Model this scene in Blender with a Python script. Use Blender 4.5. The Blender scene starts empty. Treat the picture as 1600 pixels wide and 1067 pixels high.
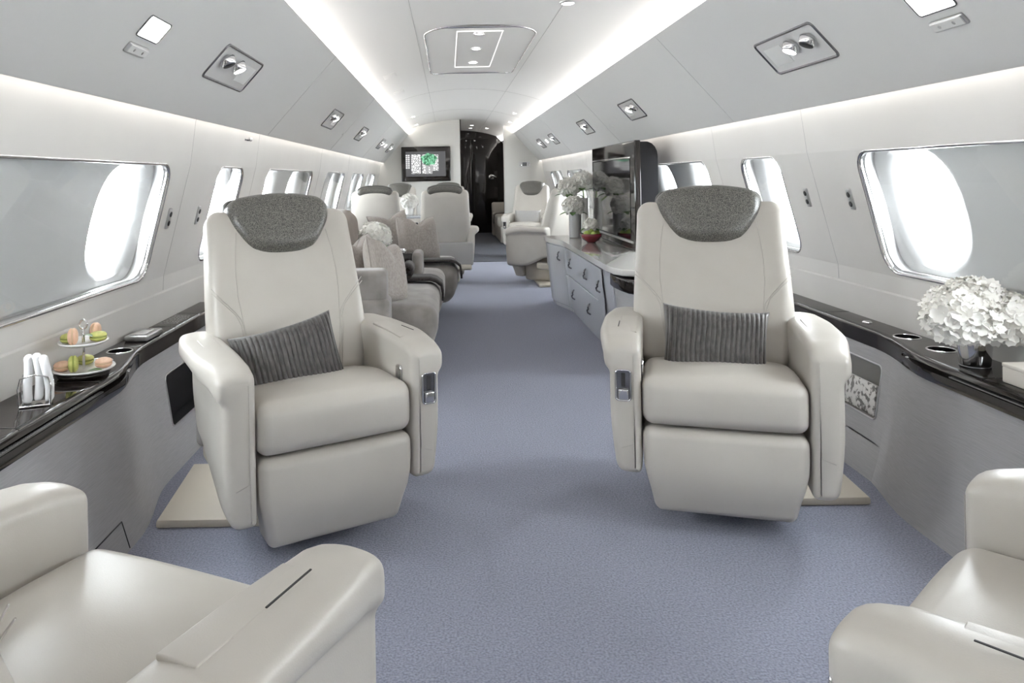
import bpy, bmesh, math, random
from math import sin, cos, pi, radians as R
from mathutils import Vector, Matrix
random.seed(7)
S = bpy.context.scene
COL = S.collection

# ------------------------------------------------------------------ camera, world, lights, exposure
CX, CZ = -0.22, 1.10
FPX = 1150
K = FPX / 900                                                # lengthways scale of the cabin
cam_d = bpy.data.cameras.new('camera')
cam = bpy.data.objects.new('camera', cam_d)
COL.objects.link(cam)
cam.location = (CX, 0, CZ)
cam.rotation_euler = (R(90), R(1.0), 0)
cam_d.sensor_fit = 'HORIZONTAL'
cam_d.sensor_width = 36
cam_d.lens = 36 * FPX / 1600
cam_d.shift_x = 100 / 1600
cam_d.shift_y = -255.5 / 1600
cam_d.clip_start = 0.02
S.camera = cam
S.view_settings.view_transform = 'Standard'
S.view_settings.look = 'None'
S.view_settings.exposure = 0.58
S.view_settings.gamma = 1
S.view_settings.use_curve_mapping = False
S.cycles.max_bounces = 12
S.cycles.diffuse_bounces = 7
S.cycles.glossy_bounces = 5
S.cycles.transparent_max_bounces = 12
S.cycles.sample_clamp_indirect = 6
S.cycles.caustics_reflective = False
S.cycles.caustics_refractive = False
S.cycles.use_denoising = True

W = bpy.data.worlds.new('sky'); S.world = W
W.use_nodes = True
_bg = W.node_tree.nodes['Background']
_bg.inputs[0].default_value = (0.93, 0.97, 1.0, 1)
_bg.inputs[1].default_value = 26.0

def area(name, loc, aim, sx, sy, power, col=(1, 0.97, 0.93)):
    l = bpy.data.lights.new(name, 'AREA'); l.shape = 'RECTANGLE'
    l.size = sx; l.size_y = sy; l.energy = power; l.color = col
    o = bpy.data.objects.new(name, l); COL.objects.link(o)
    o.location = loc
    z = -Vector(aim).normalized(); x = Vector((0, 1, 0)); y = z.cross(x).normalized()
    o.rotation_euler = Matrix((x, y, z)).transposed().to_euler()
    return o
COVE_P, WASH_P = 40.0, 10.0
for s in (-1, 1):
    area('ceiling_cove_light', (s * 0.945, 6.3, 1.787), (-s * 0.80, 0, 0.60), 16.6, 0.03, COVE_P)
    area('sidewall_cove_light', (s * 1.277, 6.3, 1.415), (s * 0.10, 0, -1), 16.6, 0.016, WASH_P)

# ------------------------------------------------------------------ materials
def mat(name, col, rough=0.5, metal=0.0, spec=0.5, emit=None, estr=0, coat=0, sheen=0, trans=0):
    m = bpy.data.materials.new(name); m.use_nodes = True
    b = m.node_tree.nodes['Principled BSDF']
    b.inputs['Base Color'].default_value = (*col, 1)
    b.inputs['Roughness'].default_value = rough
    b.inputs['Metallic'].default_value = metal
    b.inputs['Specular IOR Level'].default_value = spec
    b.inputs['Coat Weight'].default_value = coat
    b.inputs['Coat Roughness'].default_value = 0.06
    b.inputs['Sheen Weight'].default_value = sheen
    if emit:
        b.inputs['Emission Color'].default_value = (*emit, 1)
        b.inputs['Emission Strength'].default_value = estr
    return m
def nodes(m):
    nt = m.node_tree; return nt, nt.nodes, nt.links, nt.nodes['Principled BSDF']
def noise_col(m, c1, c2, scale=20, detail=4, stretch=(1, 1, 1), bump=0, bscale=None, bdist=0.002, kind='noise', lo=0.35, hi=0.65):
    nt, n, l, b = nodes(m)
    tc = n.new('ShaderNodeTexCoord'); mp = n.new('ShaderNodeMapping')
    mp.inputs['Scale'].default_value = stretch
    l.new(tc.outputs['Object'], mp.inputs[0])
    if kind == 'noise':
        t = n.new('ShaderNodeTexNoise'); t.inputs['Scale'].default_value = scale; t.inputs['Detail'].default_value = detail
        f = t.outputs[0]
    else:
        t = n.new('ShaderNodeTexVoronoi'); t.inputs['Scale'].default_value = scale; f = t.outputs['Distance']
    l.new(mp.outputs[0], t.inputs['Vector'])
    r = n.new('ShaderNodeValToRGB')
    r.color_ramp.elements[0].position = lo; r.color_ramp.elements[0].color = (*c1, 1)
    r.color_ramp.elements[1].position = hi; r.color_ramp.elements[1].color = (*c2, 1)
    l.new(f, r.inputs[0]); l.new(r.outputs[0], b.inputs['Base Color'])
    if bump:
        f2 = f
        if bscale:
            t2 = n.new('ShaderNodeTexNoise'); t2.inputs['Scale'].default_value = bscale; t2.inputs['Detail'].default_value = 2
            l.new(mp.outputs[0], t2.inputs['Vector']); f2 = t2.outputs[0]
        bp = n.new('ShaderNodeBump'); bp.inputs['Strength'].default_value = bump; bp.inputs['Distance'].default_value = bdist
        l.new(f2, bp.inputs['Height']); l.new(bp.outputs[0], b.inputs['Normal'])
    return m

M = {}
M['leather'] = noise_col(mat('cream leather', (.6, .57, .52), 0.36), (.500, .472, .430), (.525, .497, .455), 6, 3, bump=0.25, bscale=420, bdist=0.0006)
M['piping'] = mat('leather seam', (.47, .445, .41), 0.5)
M['shagreen'] = noise_col(mat('dark grey shagreen', (.1, .1, .1), 0.3), (.025, .024, .022), (.235, .225, .20), 330, 2, bump=0.5, bdist=0.0012, lo=.36, hi=.72)
M['shagreen_edge'] = mat('headrest edge', (.06, .058, .052), 0.4)
M['base'] = mat('beige base paint', (.50, .455, .385), 0.42)
M['greyplastic'] = mat('grey plastic', (.34, .33, .32), 0.45)
M['well_shade'] = mat('painted well shade', (.004, .004, .004), 0.9, spec=0.0)  # black that stands in for the shade inside the cup holders
M['dark'] = mat('dark gap', (.015, .015, .016), 0.6)
M['black'] = mat('black lacquer', (.014, .011, .010), 0.06, spec=0.5)
M['blackmatte'] = mat('black satin', (.014, .014, .016), 0.3, spec=.25)
M['chrome'] = mat('chrome', (.80, .80, .81), 0.08, 1.0)
M['satin'] = mat('satin nickel', (.62, .62, .62), 0.3, 1.0)
M['gunmetal'] = mat('gunmetal', (.22, .22, .23), 0.25, 1.0)
M['wall'] = noise_col(mat('off white sidewall', (.7, .69, .67), 0.5), (.685, .665, .64), (.71, .69, .665), 3, 2)
M['bin'] = mat('grey white overhead panel', (.69, .685, .675), 0.42)
M['lightpanel'] = mat('pale gloss fitting', (.66, .655, .65), 0.15)
M['seam'] = mat('panel seam', (.50, .49, .48), 0.6)
M['ceil'] = mat('ceiling panel white', (.78, .77, .755), 0.40)
M['bulk'] = mat('bulkhead gloss', (.66, .65, .62), 0.18)
M['reveal'] = mat('window reveal', (.74, .74, .74), 0.35)
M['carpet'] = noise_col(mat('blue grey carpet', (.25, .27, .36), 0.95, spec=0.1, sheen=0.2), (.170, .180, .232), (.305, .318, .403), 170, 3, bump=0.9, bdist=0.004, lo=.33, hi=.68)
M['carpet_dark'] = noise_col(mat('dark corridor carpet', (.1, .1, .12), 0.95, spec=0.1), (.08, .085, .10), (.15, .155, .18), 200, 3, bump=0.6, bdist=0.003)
M['dado'] = noise_col(mat('woven grey side panel', (.4, .4, .42), 0.55, sheen=0.1), (.34, .335, .34), (.43, .425, .435), 60, 3, (1, 0.25, 22), bump=0.15, bdist=0.0008)
M['sofa'] = noise_col(mat('taupe velvet', (.3, .27, .24), 0.8, spec=0.2, sheen=0.35), (.185, .168, .155), (.275, .253, .236), 9, 4, bump=0.3, bscale=500, bdist=0.001)
M['sofaback'] = noise_col(mat('brown suede', (.22, .17, .13), 0.85, spec=0.2, sheen=0.3), (.19, .15, .12), (.25, .20, .165), 6, 3)
M['linen'] = noise_col(mat('greige linen', (.4, .35, .31), 0.85, spec=0.2, sheen=0.2), (.29, .26, .24), (.375, .34, .312), 60, 4, (1, 5, 1), bump=0.3, bdist=0.001)
M['charcoal'] = noise_col(mat('charcoal taffeta', (.08, .075, .07), 0.5, sheen=0.3), (.030, .027, .026), (.075, .068, .064), 40, 4, (1, 4, 1), bump=0.2, bdist=0.0008)
M['throw'] = noise_col(mat('dark brown throw', (.05, .04, .04), 0.9, spec=0.1, sheen=0.2), (.018, .015, .015), (.045, .039, .037), 90, 3)
M['whitelac'] = mat('pale lacquer', (.56, .575, .61), 0.10, coat=0.4)
M['stone'] = mat('pale polished top', (.60, .59, .57), 0.05, coat=0.5)
M['petal'] = mat('white petal', (.93, .92, .88), 0.6, spec=0.2)
M['petal'].node_tree.nodes['Principled BSDF'].inputs['Subsurface Weight'].default_value = 0.0
M['leaf'] = noise_col(mat('green leaf', (.06, .14, .03), 0.5), (.035, .10, .02), (.10, .20, .05), 30)
M['stem'] = mat('pale green stem', (.30, .42, .14), 0.5)
M['lime'] = mat('lime green fruit', (.42, .52, .12), 0.4)
M['redbowl'] = mat('oxblood lacquer', (.16, .012, .02), 0.12, coat=0.5)
M['vasegrey'] = mat('grey ceramic', (.42, .42, .42), 0.35)
M['vasewhite'] = mat('white ceramic', (.72, .71, .68), 0.35)
M['mac_green'] = noise_col(mat('pistachio macaron', (.42, .43, .12), 0.7), (.36, .38, .10), (.50, .50, .17), 60, 4, bump=0.3, bdist=0.001)
M['mac_pink'] = noise_col(mat('peach macaron', (.72, .47, .33), 0.7), (.68, .43, .29), (.78, .54, .40), 60, 4, bump=0.3, bdist=0.001)
M['cream'] = mat('macaron filling', (.62, .45, .30), 0.7)
M['green_cream'] = mat('green filling', (.22, .25, .06), 0.7)
M['plate'] = mat('white porcelain plate', (.82, .82, .82), 0.12)
M['napkin'] = mat('white cotton napkin', (.86, .86, .87), 0.85, sheen=0.2)
M['paper'] = noise_col(mat('magazine cover', (.5, .48, .46), 0.4), (.15, .14, .13), (.72, .70, .68), 45, 5, (1, 1, 1), lo=.42, hi=.5)
M['creambox'] = mat('cream lacquered box', (.74, .70, .64), 0.3)
M['pocket'] = mat('taupe pocket lining', (.20, .19, .18), 0.5)
M['whiteprint'] = mat('white lettering', (.75, .75, .75), 0.5)
M['lamp'] = mat('lit lens', (1, 1, 1), 0.5, emit=(1, .98, .95), estr=9)
M['lamp_soft'] = mat('lit reading panel', (1, 1, 1), 0.5, emit=(1, .99, .97), estr=5)
M['strip'] = mat('lit hatch edge', (1, 1, 1), 0.5, emit=(1, .98, .94), estr=.7)
M['screen'] = mat('dark screen glass', (.012, .012, .014), 0.05, coat=0.3)
M['tv_bg'] = mat('lit screen ground', (.02, .02, .02), 0.15, emit=(.06, .06, .063), estr=1)
def screen_pattern(name, scale, dark, light, kind):
    m = mat(name, (.02, .02, .02), 0.2)
    nt, n, l, b = nodes(m)
    tc = n.new('ShaderNodeTexCoord')
    if kind == 'cells':
        t = n.new('ShaderNodeTexVoronoi'); t.feature = 'DISTANCE_TO_EDGE'; t.inputs['Scale'].default_value = scale; f = t.outputs[0]; lo, hi = .04, .12
    else:
        t = n.new('ShaderNodeTexNoise'); t.inputs['Scale'].default_value = scale; f = t.outputs[0]; lo, hi = .4, .62
    l.new(tc.outputs['Object'], t.inputs['Vector'])
    r = n.new('ShaderNodeValToRGB')
    r.color_ramp.elements[0].position = lo; r.color_ramp.elements[0].color = (*dark, 1)
    r.color_ramp.elements[1].position = hi; r.color_ramp.elements[1].color = (*light, 1)
    l.new(f, r.inputs[0]); l.new(r.outputs[0], b.inputs['Emission Color'])
    b.inputs['Emission Strength'].default_value = 1
    return m
M['tv_cells'] = screen_pattern('lit lattice picture', 26, (.12, .12, .12), (.70, .70, .70), 'cells')
M['tv_green'] = screen_pattern('lit plant picture', 30, (.01, .09, .035), (.18, .52, .30), 'noise')
M['tv_grey'] = mat('lit grey picture', (.02, .02, .02), 0.2, emit=(.30, .30, .30), estr=1)
M['tv_white'] = mat('lit white picture', (.02, .02, .02), 0.2, emit=(.62, .62, .62), estr=1)
# window glass: thin clear sheet
g = bpy.data.materials.new('clear window pane'); g.use_nodes = True
nt = g.node_tree; nt.nodes.clear()
o_ = nt.nodes.new('ShaderNodeOutputMaterial'); mx = nt.nodes.new('ShaderNodeMixShader'); tr = nt.nodes.new('ShaderNodeBsdfTransparent')
gl = nt.nodes.new('ShaderNodeBsdfGlossy'); fr = nt.nodes.new('ShaderNodeLayerWeight'); pw = nt.nodes.new('ShaderNodeMath'); ma = nt.nodes.new('ShaderNodeMath')
gl.inputs['Roughness'].default_value = 0.02; fr.inputs['Blend'].default_value = 0.5; pw.operation = 'POWER'; pw.inputs[1].default_value = 4; ma.operation = 'MULTIPLY_ADD'; ma.inputs[1].default_value = 0.8; ma.inputs[2].default_value = 0.05
tr.inputs['Color'].default_value = (.97, .98, .98, 1)
nt.links.new(fr.outputs['Facing'], pw.inputs[0]); nt.links.new(pw.outputs[0], ma.inputs[0]); nt.links.new(ma.outputs[0], mx.inputs[0]); nt.links.new(tr.outputs[0], mx.inputs[1]); nt.links.new(gl.outputs[0], mx.inputs[2]); nt.links.new(mx.outputs[0], o_.inputs[0])
M['glass'] = g

# ------------------------------------------------------------------ mesh helpers
def to_mesh(name, bm, m, smooth=True):
    bmesh.ops.recalc_face_normals(bm, faces=bm.faces)
    me = bpy.data.meshes.new(name); bm.to_mesh(me); bm.free()
    if smooth:
        me.polygons.foreach_set('use_smooth', [True] * len(me.polygons))
    me.materials.append(M[m] if isinstance(m, str) else m)
    return me
def link(name, me, parent=None, loc=None, mtx=None):
    o = bpy.data.objects.new(name, me); COL.objects.link(o)
    if parent: o.parent = parent
    if mtx is not None: o.matrix_local = mtx
    if loc is not None: o.location = loc
    return o
def part(name, bm, m, parent=None, smooth=True, loc=None, mtx=None, label=None):
    o = link(name, to_mesh(name, bm, m, smooth), parent, loc, mtx)
    if smooth == 'auto':
        sharp(o.data)
    if label: o['label'] = label
    return o
def sharp(me, ang=35):
    bm = bmesh.new(); bm.from_mesh(me)
    for e in bm.edges:
        if len(e.link_faces) == 2 and e.calc_face_angle(0) > R(ang): e.smooth = False
    bm.to_mesh(me); bm.free()
def tag(o, label, cat, group=None):
    o['label'] = label; o['category'] = cat
    if group: o['group'] = group
    return o
def thing(name, label, cat, loc=(0, 0, 0), rz=0, group=None, mtx=None):
    o = bpy.data.objects.new(name, None); COL.objects.link(o)
    o.empty_display_size = 0.05
    if mtx is not None: o.matrix_world = mtx
    else: o.location = loc; o.rotation_euler = (0, 0, R(rz))
    return tag(o, label, cat, group)
def struct(name, bm, m, smooth=False, parent=None):
    o = part(name, bm, m, parent, smooth)
    if not parent: o['kind'] = 'structure'
    return o
def dup(root, label=None, loc=None, rz=None, parent=None, group=None):
    c = root.copy(); COL.objects.link(c)
    if parent: c.parent = parent
    for ch in list(root.children): dup(ch, parent=c)
    if label: c['label'] = label
    if group: c['group'] = group
    if loc is not None: c.location = loc
    if rz is not None: c.rotation_euler = (0, 0, R(rz))
    return c

def ax(h, r, k, m):
    a = [-h + r - r * math.tan(pi / 4 * (k - i) / k) for i in range(k)]
    f = [-h + r + (2 * h - 2 * r) * i / m for i in range(m + 1)]
    return a + f + [-v for v in reversed(a)]
def rbox(sx, sy, sz, r, k=3, m=4, fn=None, c=(0, 0, 0), bm=None):
    bm = bm or bmesh.new()
    if isinstance(m, int): m = (m, m, m)
    r = min(r, sx * .499, sy * .499, sz * .499)
    A = [ax(sx / 2, r, k, m[0]), ax(sy / 2, r, k, m[1]), ax(sz / 2, r, k, m[2])]
    H = (sx / 2 - r, sy / 2 - r, sz / 2 - r)
    N = [len(a) - 1 for a in A]; V = {}
    def v(i, j, l):
        key = (i, j, l)
        if key not in V:
            p = Vector((A[0][i], A[1][j], A[2][l]))
            q = Vector([max(-H[t], min(H[t], p[t])) for t in range(3)])
            d = p - q
            if d.length > 1e-9: p = q + d.normalized() * r
            if fn: p = Vector(fn(*p))
            V[key] = bm.verts.new(p + Vector(c))
        return V[key]
    for d in range(3):
        a, b = (d + 1) % 3, (d + 2) % 3
        for e in (0, N[d]):
            for i in range(N[a]):
                for j in range(N[b]):
                    q = []
                    for (ii, jj) in ((i, j), (i + 1, j), (i + 1, j + 1), (i, j + 1)):
                        t = [0, 0, 0]; t[d] = e; t[a] = ii; t[b] = jj
                        q.append(v(*t))
                    bm.faces.new(q)
    return bm
def box(x0, x1, y0, y1, z0, z1, bm=None):
    bm = bm or bmesh.new()
    vs = [bm.verts.new((x, y, z)) for x in (x0, x1) for y in (y0, y1) for z in (z0, z1)]
    for f in ((0, 1, 3, 2), (4, 6, 7, 5), (0, 4, 5, 1), (2, 3, 7, 6), (0, 2, 6, 4), (1, 5, 7, 3)):
        bm.faces.new([vs[i] for i in f])
    return bm
def tube(pts, r, n=8, closed=False, bm=None):
    bm = bm or bmesh.new()
    P = [Vector(p) for p in pts]; L = len(P); rings = []
    up = None
    for i in range(L):
        if closed: t = P[(i + 1) % L] - P[i - 1]
        else: t = P[min(i + 1, L - 1)] - P[max(i - 1, 0)]
        t.normalize()
        if up is None:
            up = Vector((0, 0, 1)) if abs(t.z) < .9 else Vector((1, 0, 0))
        a = (up - t * up.dot(t)).normalized(); up = a; b = t.cross(a)
        rr = r[i] if isinstance(r, (list, tuple)) else r
        rings.append([bm.verts.new(P[i] + (a * cos(2 * pi * j / n) + b * sin(2 * pi * j / n)) * rr) for j in range(n)])
    for i in range(L if closed else L - 1):
        A, B = rings[i], rings[(i + 1) % L]
        for j in range(n): bm.faces.new((A[j], A[(j + 1) % n], B[(j + 1) % n], B[j]))
    if not closed:
        bm.faces.new(rings[0]); bm.faces.new(rings[-1])
    return bm
def lathe(prof, n=32, bm=None, c=(0, 0, 0), fn=None):
    bm = bm or bmesh.new(); rings = []
    for (r, z) in prof:
        if r < 1e-6: rings.append([bm.verts.new((c[0], c[1], c[2] + z))])
        else:
            ring = []
            for j in range(n):
                a = 2 * pi * j / n; rr = r * (fn(a, z) if fn else 1)
                ring.append(bm.verts.new((c[0] + rr * cos(a), c[1] + rr * sin(a), c[2] + z)))
            rings.append(ring)
    for A, B in zip(rings, rings[1:]):
        if len(A) == 1 and len(B) == 1: continue
        for j in range(n):
            a0, a1 = A[j % len(A)], A[(j + 1) % len(A)]; b0, b1 = B[j % len(B)], B[(j + 1) % len(B)]
            q = [a0]
            for x in (a1, b1, b0):
                if x not in q: q.append(x)
            if len(q) > 2: bm.faces.new(q)
    return bm
def prism(poly, z0, z1, bev=0, seg=2, fn=None):
    bm = bmesh.new()
    a = [bm.verts.new((x, y, z0)) for x, y in poly]; b = [bm.verts.new((x, y, z1)) for x, y in poly]
    n = len(poly)
    bm.faces.new(a); bm.faces.new(b)
    for i in range(n): bm.faces.new((a[i], a[(i + 1) % n], b[(i + 1) % n], b[i]))
    if bev:
        es = [e for e in bm.edges if abs(e.verts[0].co.z - e.verts[1].co.z) < 1e-6]
        bmesh.ops.bevel(bm, geom=es, offset=bev, segments=seg, profile=0.5, affect='EDGES')
    if fn:
        for v in bm.verts: v.co = fn(*v.co)
    return bm
def loft(rows, bm=None, closed=False):
    bm = bm or bmesh.new()
    V = [[bm.verts.new(p) for p in r] for r in rows]
    for A, B in zip(V, V[1:]):
        n = len(A)
        for j in range(n if closed else n - 1):
            bm.faces.new((A[j], A[(j + 1) % n], B[(j + 1) % n], B[j]))
    return bm
def rrect(x0, x1, y0, y1, r, n=6):
    out = []
    for cx, cy, a0 in ((x1 - r, y1 - r, 0), (x0 + r, y1 - r, 90), (x0 + r, y0 + r, 180), (x1 - r, y0 + r, 270)):
        for i in range(n + 1):
            a = R(a0 + 90 * i / n); out.append((cx + r * cos(a), cy + r * sin(a)))
    return out
def rrect_outer(x0, x1, y0, y1, r, X0, X1, Y0, Y1, n=6):
    """for every point of rrect() the matching point on an outer rectangle"""
    out = []
    def lerp(a, b, t): return (a[0] + (b[0] - a[0]) * t, a[1] + (b[1] - a[1]) * t)
    for corner, s, e in (((X1, Y1), (X1, y1 - r), (x1 - r, Y1)), ((X0, Y1), (x0 + r, Y1), (X0, y1 - r)),
                         ((X0, Y0), (X0, y0 + r), (x0 + r, Y0)), ((X1, Y0), (x1 - r, Y0), (X1, y0 + r))):
        for i in range(n + 1):
            t = i / n
            out.append(lerp(s, corner, t * 2) if t <= .5 else lerp(corner, e, t * 2 - 1))
    return out
def smoothstep(a, b, x):
    t = max(0, min(1, (x - a) / (b - a))); return t * t * (3 - 2 * t)

# ------------------------------------------------------------------ cabin shell
Y0, Y1 = -1.9, 11.5 * K
YB = 9.30 * K                                                 # forward bulkhead
def wx(z):                                                  # sidewall half width at height z
    P = [(.40, 1.465), (.70, 1.45), (1.18, 1.325), (1.36, 1.300), (1.44, 1.285)]
    if z <= P[0][0]: return P[0][1]
    for (a, xa), (b, xb) in zip(P, P[1:]):
        if z <= b: return xa + (xb - xa) * (z - a) / (b - a)
    return P[-1][1]
def wall_pt(s, y, z, d=0.0):                                # d = distance outward from the wall surface
    return (s * (wx(z) + d * .968), y, z + d * .25)

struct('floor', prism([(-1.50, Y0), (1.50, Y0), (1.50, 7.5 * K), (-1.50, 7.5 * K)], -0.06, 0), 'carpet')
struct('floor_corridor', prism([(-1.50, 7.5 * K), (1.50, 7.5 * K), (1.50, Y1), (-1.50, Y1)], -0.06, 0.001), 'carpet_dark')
struct('trim_1', box(-.9, .9, 7.49 * K, 7.51 * K, 0, .004), 'gunmetal')

BAYS = [(-1.9, -.75, -1.65, -.85), (-.75, .78, -.55, .62), (.78, 2.46, .92, 2.235), (2.46, 3.30, 2.705, 3.06),
        (3.30, 4.95, 3.46, 4.66), (4.95, 6.35, 5.18, 6.12), (6.35, 7.70, 6.60, 7.50), (7.70, 9.30, 7.86, 8.70)]
OVALS = [(-1.46, -1.04), (-.28, .36), (1.22, 2.03), (2.885,), (3.77, 4.36), (5.42, 5.88), (6.83, 7.27), (8.08, 8.48)]
BAYS = [tuple((v * K if v > 0 else v) for v in b) for b in BAYS]
BAYS[-1] = (BAYS[-1][0], YB) + BAYS[-1][2:]
OVALS = [tuple((v * K if v > 0 else v) for v in b) for b in OVALS]
WZ0, WZ1, WR = .715, 1.172, .075
def bays(s):
    out = []
    for (a, b, c, d), ov in zip(BAYS, OVALS):
        sh = .105 if s < 0 and c > .6 else 0
        if s > 0 and .9 < c < 1.5: d -= .055
        out.append((a, b, c + sh, d + sh, tuple(o + sh * 1.5 for o in ov)))
    return out
for s, side in ((-1, 'left'), (1, 'right')):
    bm = bmesh.new()
    for (ya, yb, h0, h1, ov) in bays(s):
        h = rrect(h0, h1, WZ0, WZ1, WR); o = rrect_outer(h0, h1, WZ0, WZ1, WR, ya, yb, .70, 1.18)
        loft([[wall_pt(s, y, z) for y, z in h], [wall_pt(s, y, z) for y, z in o]], bm, True)
    loft([[wall_pt(s, Y0, z), wall_pt(s, Y1, z)] for z in (1.18, 1.27, 1.36, 1.44)], bm)
    loft([[wall_pt(s, Y0, z), wall_pt(s, Y1, z)] for z in (-.03, .20, .40, .55, .70)], bm)
    loft([[wall_pt(s, YB, z), wall_pt(s, Y1, z)] for z in (.70, 1.18)], bm)
    wo = struct('wall_' + side, bm, 'wall')
    # lower wall panel that stands slightly proud, seam at its top
    loft_rows = [[(s * (wx(z) - d), Y0, z), (s * (wx(z) - d), YB, z)] for z, d in ((.45, .006), (.63, .006), (.637, .001))]
    struct('baseboard_' + side, loft(loft_rows), 'wall')
    # vertical panel joints between the window bays
    for ya, yb, h0, h1, ov in bays(s)[1:]:
        part('panel_joint', tube([wall_pt(s, ya + .02, z, .0003) for z in (.64, .70, 1.18, 1.36, 1.43)], .0014, 5), 'seam', wo)
WN = 0
def oval(cy, cz, a, b, n=32, p=2.5):
    out = []
    for i in range(n):
        t = 2 * pi * i / n
        out.append((cy + a * math.copysign(abs(cos(t)) ** (2 / p), cos(t)), cz + b * math.copysign(abs(sin(t)) ** (2 / p), sin(t))))
    return out
for s in (-1, 1):
    for _ya, _yb, h0, h1, ov in bays(s):
        WN += 1
        # the reveal box (white), open towards the cabin, with oval openings in its back
        bm = bmesh.new()
        h = rrect(h0 - .001, h1 + .001, WZ0 - .001, WZ1 + .001, WR)
        g_ = 0.012
        h2 = rrect(h0 - g_, h1 + g_, WZ0 - g_, WZ1 + g_, WR + .012)
        loft([[wall_pt(s, y, z, .022) for y, z in h], [wall_pt(s, y, z, .075) for y, z in h2]], bm, True)
        ed = [h0 - .05] + [(a + b) / 2 for a, b in zip(ov, ov[1:])] + [h1 + .05]
        for i, oy in enumerate(ov):
            n = 32; A = oval(oy, .945, .158, .19, n)
            # ring to a rectangle
            X0, X1, Z0, Z1 = ed[i], ed[i + 1], WZ0 - .05, WZ1 + .05
            O = []
            ang = [math.atan2(Z1 - .945, X1 - oy), math.atan2(Z1 - .945, X0 - oy), math.atan2(Z0 - .945, X0 - oy), math.atan2(Z0 - .945, X1 - oy)]
            for (y, z) in A:
                dy, dz = y - oy, z - .945
                k = min((X1 - oy) / dy if dy > 1e-9 else 9e9, (X0 - oy) / dy if dy < -1e-9 else 9e9, (Z1 - .945) / dz if dz > 1e-9 else 9e9, (Z0 - .945) / dz if dz < -1e-9 else 9e9)
                O.append([oy + dy * k, .945 + dz * k])
            for cxy in ((X1, Z1), (X0, Z1), (X0, Z0), (X1, Z0)):
                j = min(range(n), key=lambda q: (O[q][0] - cxy[0]) ** 2 + (O[q][1] - cxy[1]) ** 2); O[j] = list(cxy)
            loft([[wall_pt(s, y, z, .070) for y, z in O], [wall_pt(s, oy + (y - oy) * 1.42, .945 + (z - .945) * 1.16, .068) for y, z in A],
                  [wall_pt(s, oy + (y - oy) * 1.16, .945 + (z - .945) * 1.08, .086) for y, z in A], [wall_pt(s, oy + (y - oy) * .98, .945 + (z - .945) * .98, .105) for y, z in A], [wall_pt(s, oy + (y - oy) * .94, .945 + (z - .945) * .95, .125) for y, z in A]], bm, True)
        wn = struct('window_%d' % WN, bm, 'reveal', True); sharp(wn.data, 40)
        # chrome frame
        def off(o_): return rrect(h0 - o_, h1 + o_, WZ0 - o_, WZ1 + o_, WR + o_)
        prof = [(.005, -.000), (.005, -.002), (.002, -.0035), (-.003, -.002), (-.006, .004), (-.008, .020), (.0, .024)]
        part('window_frame', loft([[wall_pt(s, y, z, d) for y, z in off(o_)] for o_, d in prof], None, True), 'chrome', wn)
        bm = bmesh.new(); bm.faces.new([bm.verts.new(wall_pt(s, y, z, .014)) for y, z in off(-.007)])
        part('pane', bm, 'glass', wn, False)
        for oy in ov:
            bm = bmesh.new(); bm.faces.new([bm.verts.new(wall_pt(s, oy + (y - oy) * .945, .945 + (z - .945) * .955, .120)) for y, z in oval(oy, .945, .158, .19)])
            part('outer_pane', bm, 'glass', wn, False)

# overhead bins (ceiling sides) and ceiling
def bin_pts(s):
    P = [(1.292, 1.432), (1.262, 1.425), (1.262, 1.372), (1.2565, 1.360), (1.247, 1.366)]
    n = 6
    for i in range(1, n + 1):
        t = i / n; b = 0.0
        P.append((1.247 + (.858 - 1.247) * t - b * .74 * .3, 1.366 + (1.80 - 1.366) * t - b * .67 * .3))
    P += [(.850, 1.810), (.856, 1.814), (.870, 1.808), (.905, 1.772), (1.00, 1.772), (1.01, 1.83)]
    return [(s * x, z) for x, z in P]
TRIM = 1
for s, side in ((-1, 'left'), (1, 'right')):
    bo = struct('ceiling_bin_' + side, loft([[(x, Y0, z) for x, z in bin_pts(s)], [(x, Y1, z) for x, z in bin_pts(s)]]), 'bin', True)
    sharp(bo.data, 25)
    for y in (2.95, 4.85, 6.75, 8.65) if s > 0 else (1.15, 3.30, 5.05, 6.95, 8.85):
        y *= K
        part('panel_joint', tube([(s * (x - .0006), y, z) for x, z in bin_pts(1)[4:12]], .0012, 5), 'seam', bo)
CP = []
for i in range(25):
    t = -1 + 2 * i / 24
    CP.append((1.0 * t, 1.815 + .225 * (1 - abs(t) ** 2.1)))
cpt = lambda x: 1.815 + .225 * (1 - abs(x) ** 2.1)
ce = struct('ceiling', loft([[(x, Y0, z) for x, z in CP], [(x, Y1, z) for x, z in CP]]), 'ceil', True)
for x in (-.405, .405):
    part('panel_joint', tube([(x, Y0, cpt(x) - .0005), (x, Y1, cpt(x) - .0005)], .0018, 5), 'seam', ce)
for y in (2.8, 7.8, 10.1):
    part('panel_joint', tube([(x, y, z - .0005) for x, z in CP], .0016, 5), 'seam', ce)

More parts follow.
